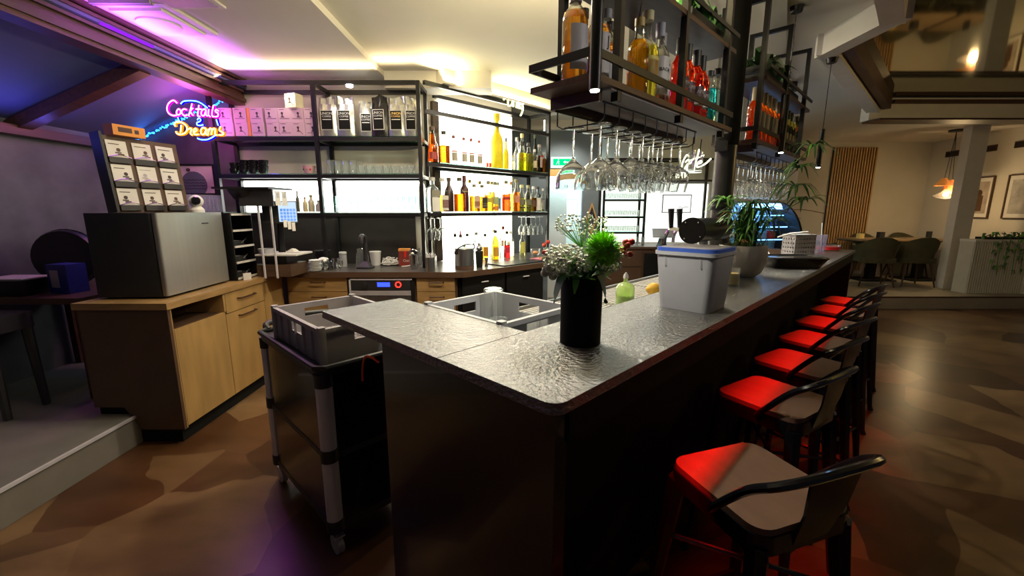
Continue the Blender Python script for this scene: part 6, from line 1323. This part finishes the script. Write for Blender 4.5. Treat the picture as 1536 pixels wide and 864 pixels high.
for y, lab in ((7.98, 'air vent on the cream wall beside the pendant cluster'), (7.45, 'air vent on the cream wall above the brown print'), (6.78, 'air vent on the cream wall above the pale print')):
    x = 8.1 - .1*(8.5-y) + .016
    av = thing('air_vent', lab, 'vent', (x, y, 2.43), R(-90)-math.atan(.1), 'air vents on the dining wall'); part('frame', MB().box(-.2, .2, -.012, 0, 0, .012).box(-.2, .2, -.012, 0, .09, .102).box(-.2, -.188, -.012, 0, .012, .09).box(.188, .2, -.012, 0, .012, .09), 'oakside', av)
    for j in range(3): part('slat', MB().box(-.187, .187, -.012, -.002, .02+.024*j, .03+.024*j), 'slatback', av)
    part('back', MB().box(-.187, .187, -.0015, 0, .012, .09), 'walnut', av)
pw = thing('planter_wall', 'white ribbed planter wall with trailing greenery at the dining step', 'planter', (7.06, 6.45, ZF)); part('box', MB().box(.0, 1.1, .01, .22, 0, .80), 'rib', pw)
part('ledge', MB().box(-.0, 1.1, -.004, .23, .80, .835), 'fab', pw); part('trough', MB().box(.2, 1.08, .03, .2, .836, .87), 'black', pw)
for k in range(30): part('rib', MB().cyl((.02+.0365*k, .01, .0), (.02+.0365*k, .01, .80), .013, n=8), 'rib', pw)
rg = random.Random(9)
for k in range(150):
    x = rg.uniform(.22, 1.08) if k < 110 else rg.choice([.36, .42, .5, .62, .75, .9]) + rg.uniform(-.04, .04); dn = 0 if k < 110 else rg.uniform(.1, .5); z0 = .88 + rg.uniform(-.05, .05) - dn; L = rg.uniform(.05, .1); a = rg.uniform(0, 2*PI)
    p = [(x, .03 if dn else .1, z0), (x+.5*L*math.cos(a), (.0 if dn else .1)-.3*L, z0+.02), (x+L*math.cos(a), -.02 if dn else .1-.5*L, z0-.04)]; part('leaf', MB().leaf(p, [.005, .02, .004], .2), 'leafd' if k % 3 else 'leaf', pw)
for x in (.38, .5, .62, .75, .9): part('vine', MB().tube(cr([(x, .05, .87), (x+.01, -.02, .84), (x-.01, -.025, .6), (x+.02, -.02, .3)], 4), .004, 5), 'leafd', pw)

# ceiling fittings on the left -------------------------------------------------------
av = thing('ceiling_vent', 'stepped white ceiling vent with round disc under purple light', 'vent', (-2.34, 2.96, 2.6995)); part('plate', MB().box(-.16, .26, -.17, .30, -.018, 0), 'fab', av); part('plate', MB().box(-.12, .20, -.12, .26, -.034, -.0185), 'fab', av); part('disc', MB().cyl((.03, .07, -.046), (.03, .07, -.0345), .12, n=32), 'fab', av, 'round cover disc')
for k in range(2): part('slot', MB().box(-.16, .2, -.185-.022*k, -.172-.02*k, -.03, -.001), 'greyd', av)
hc = thing('ceiling_hatch', 'square white inspection hatch in the ceiling', 'hatch', (-1.95, 2.68, 2.6995)); part('frame', MB().box(-.19, .19, -.19, .19, -.012, 0), 'fab', hc); part('cover', MB().box(-.16, .16, -.16, .16, -.016, -.0125), 'greyd', hc)
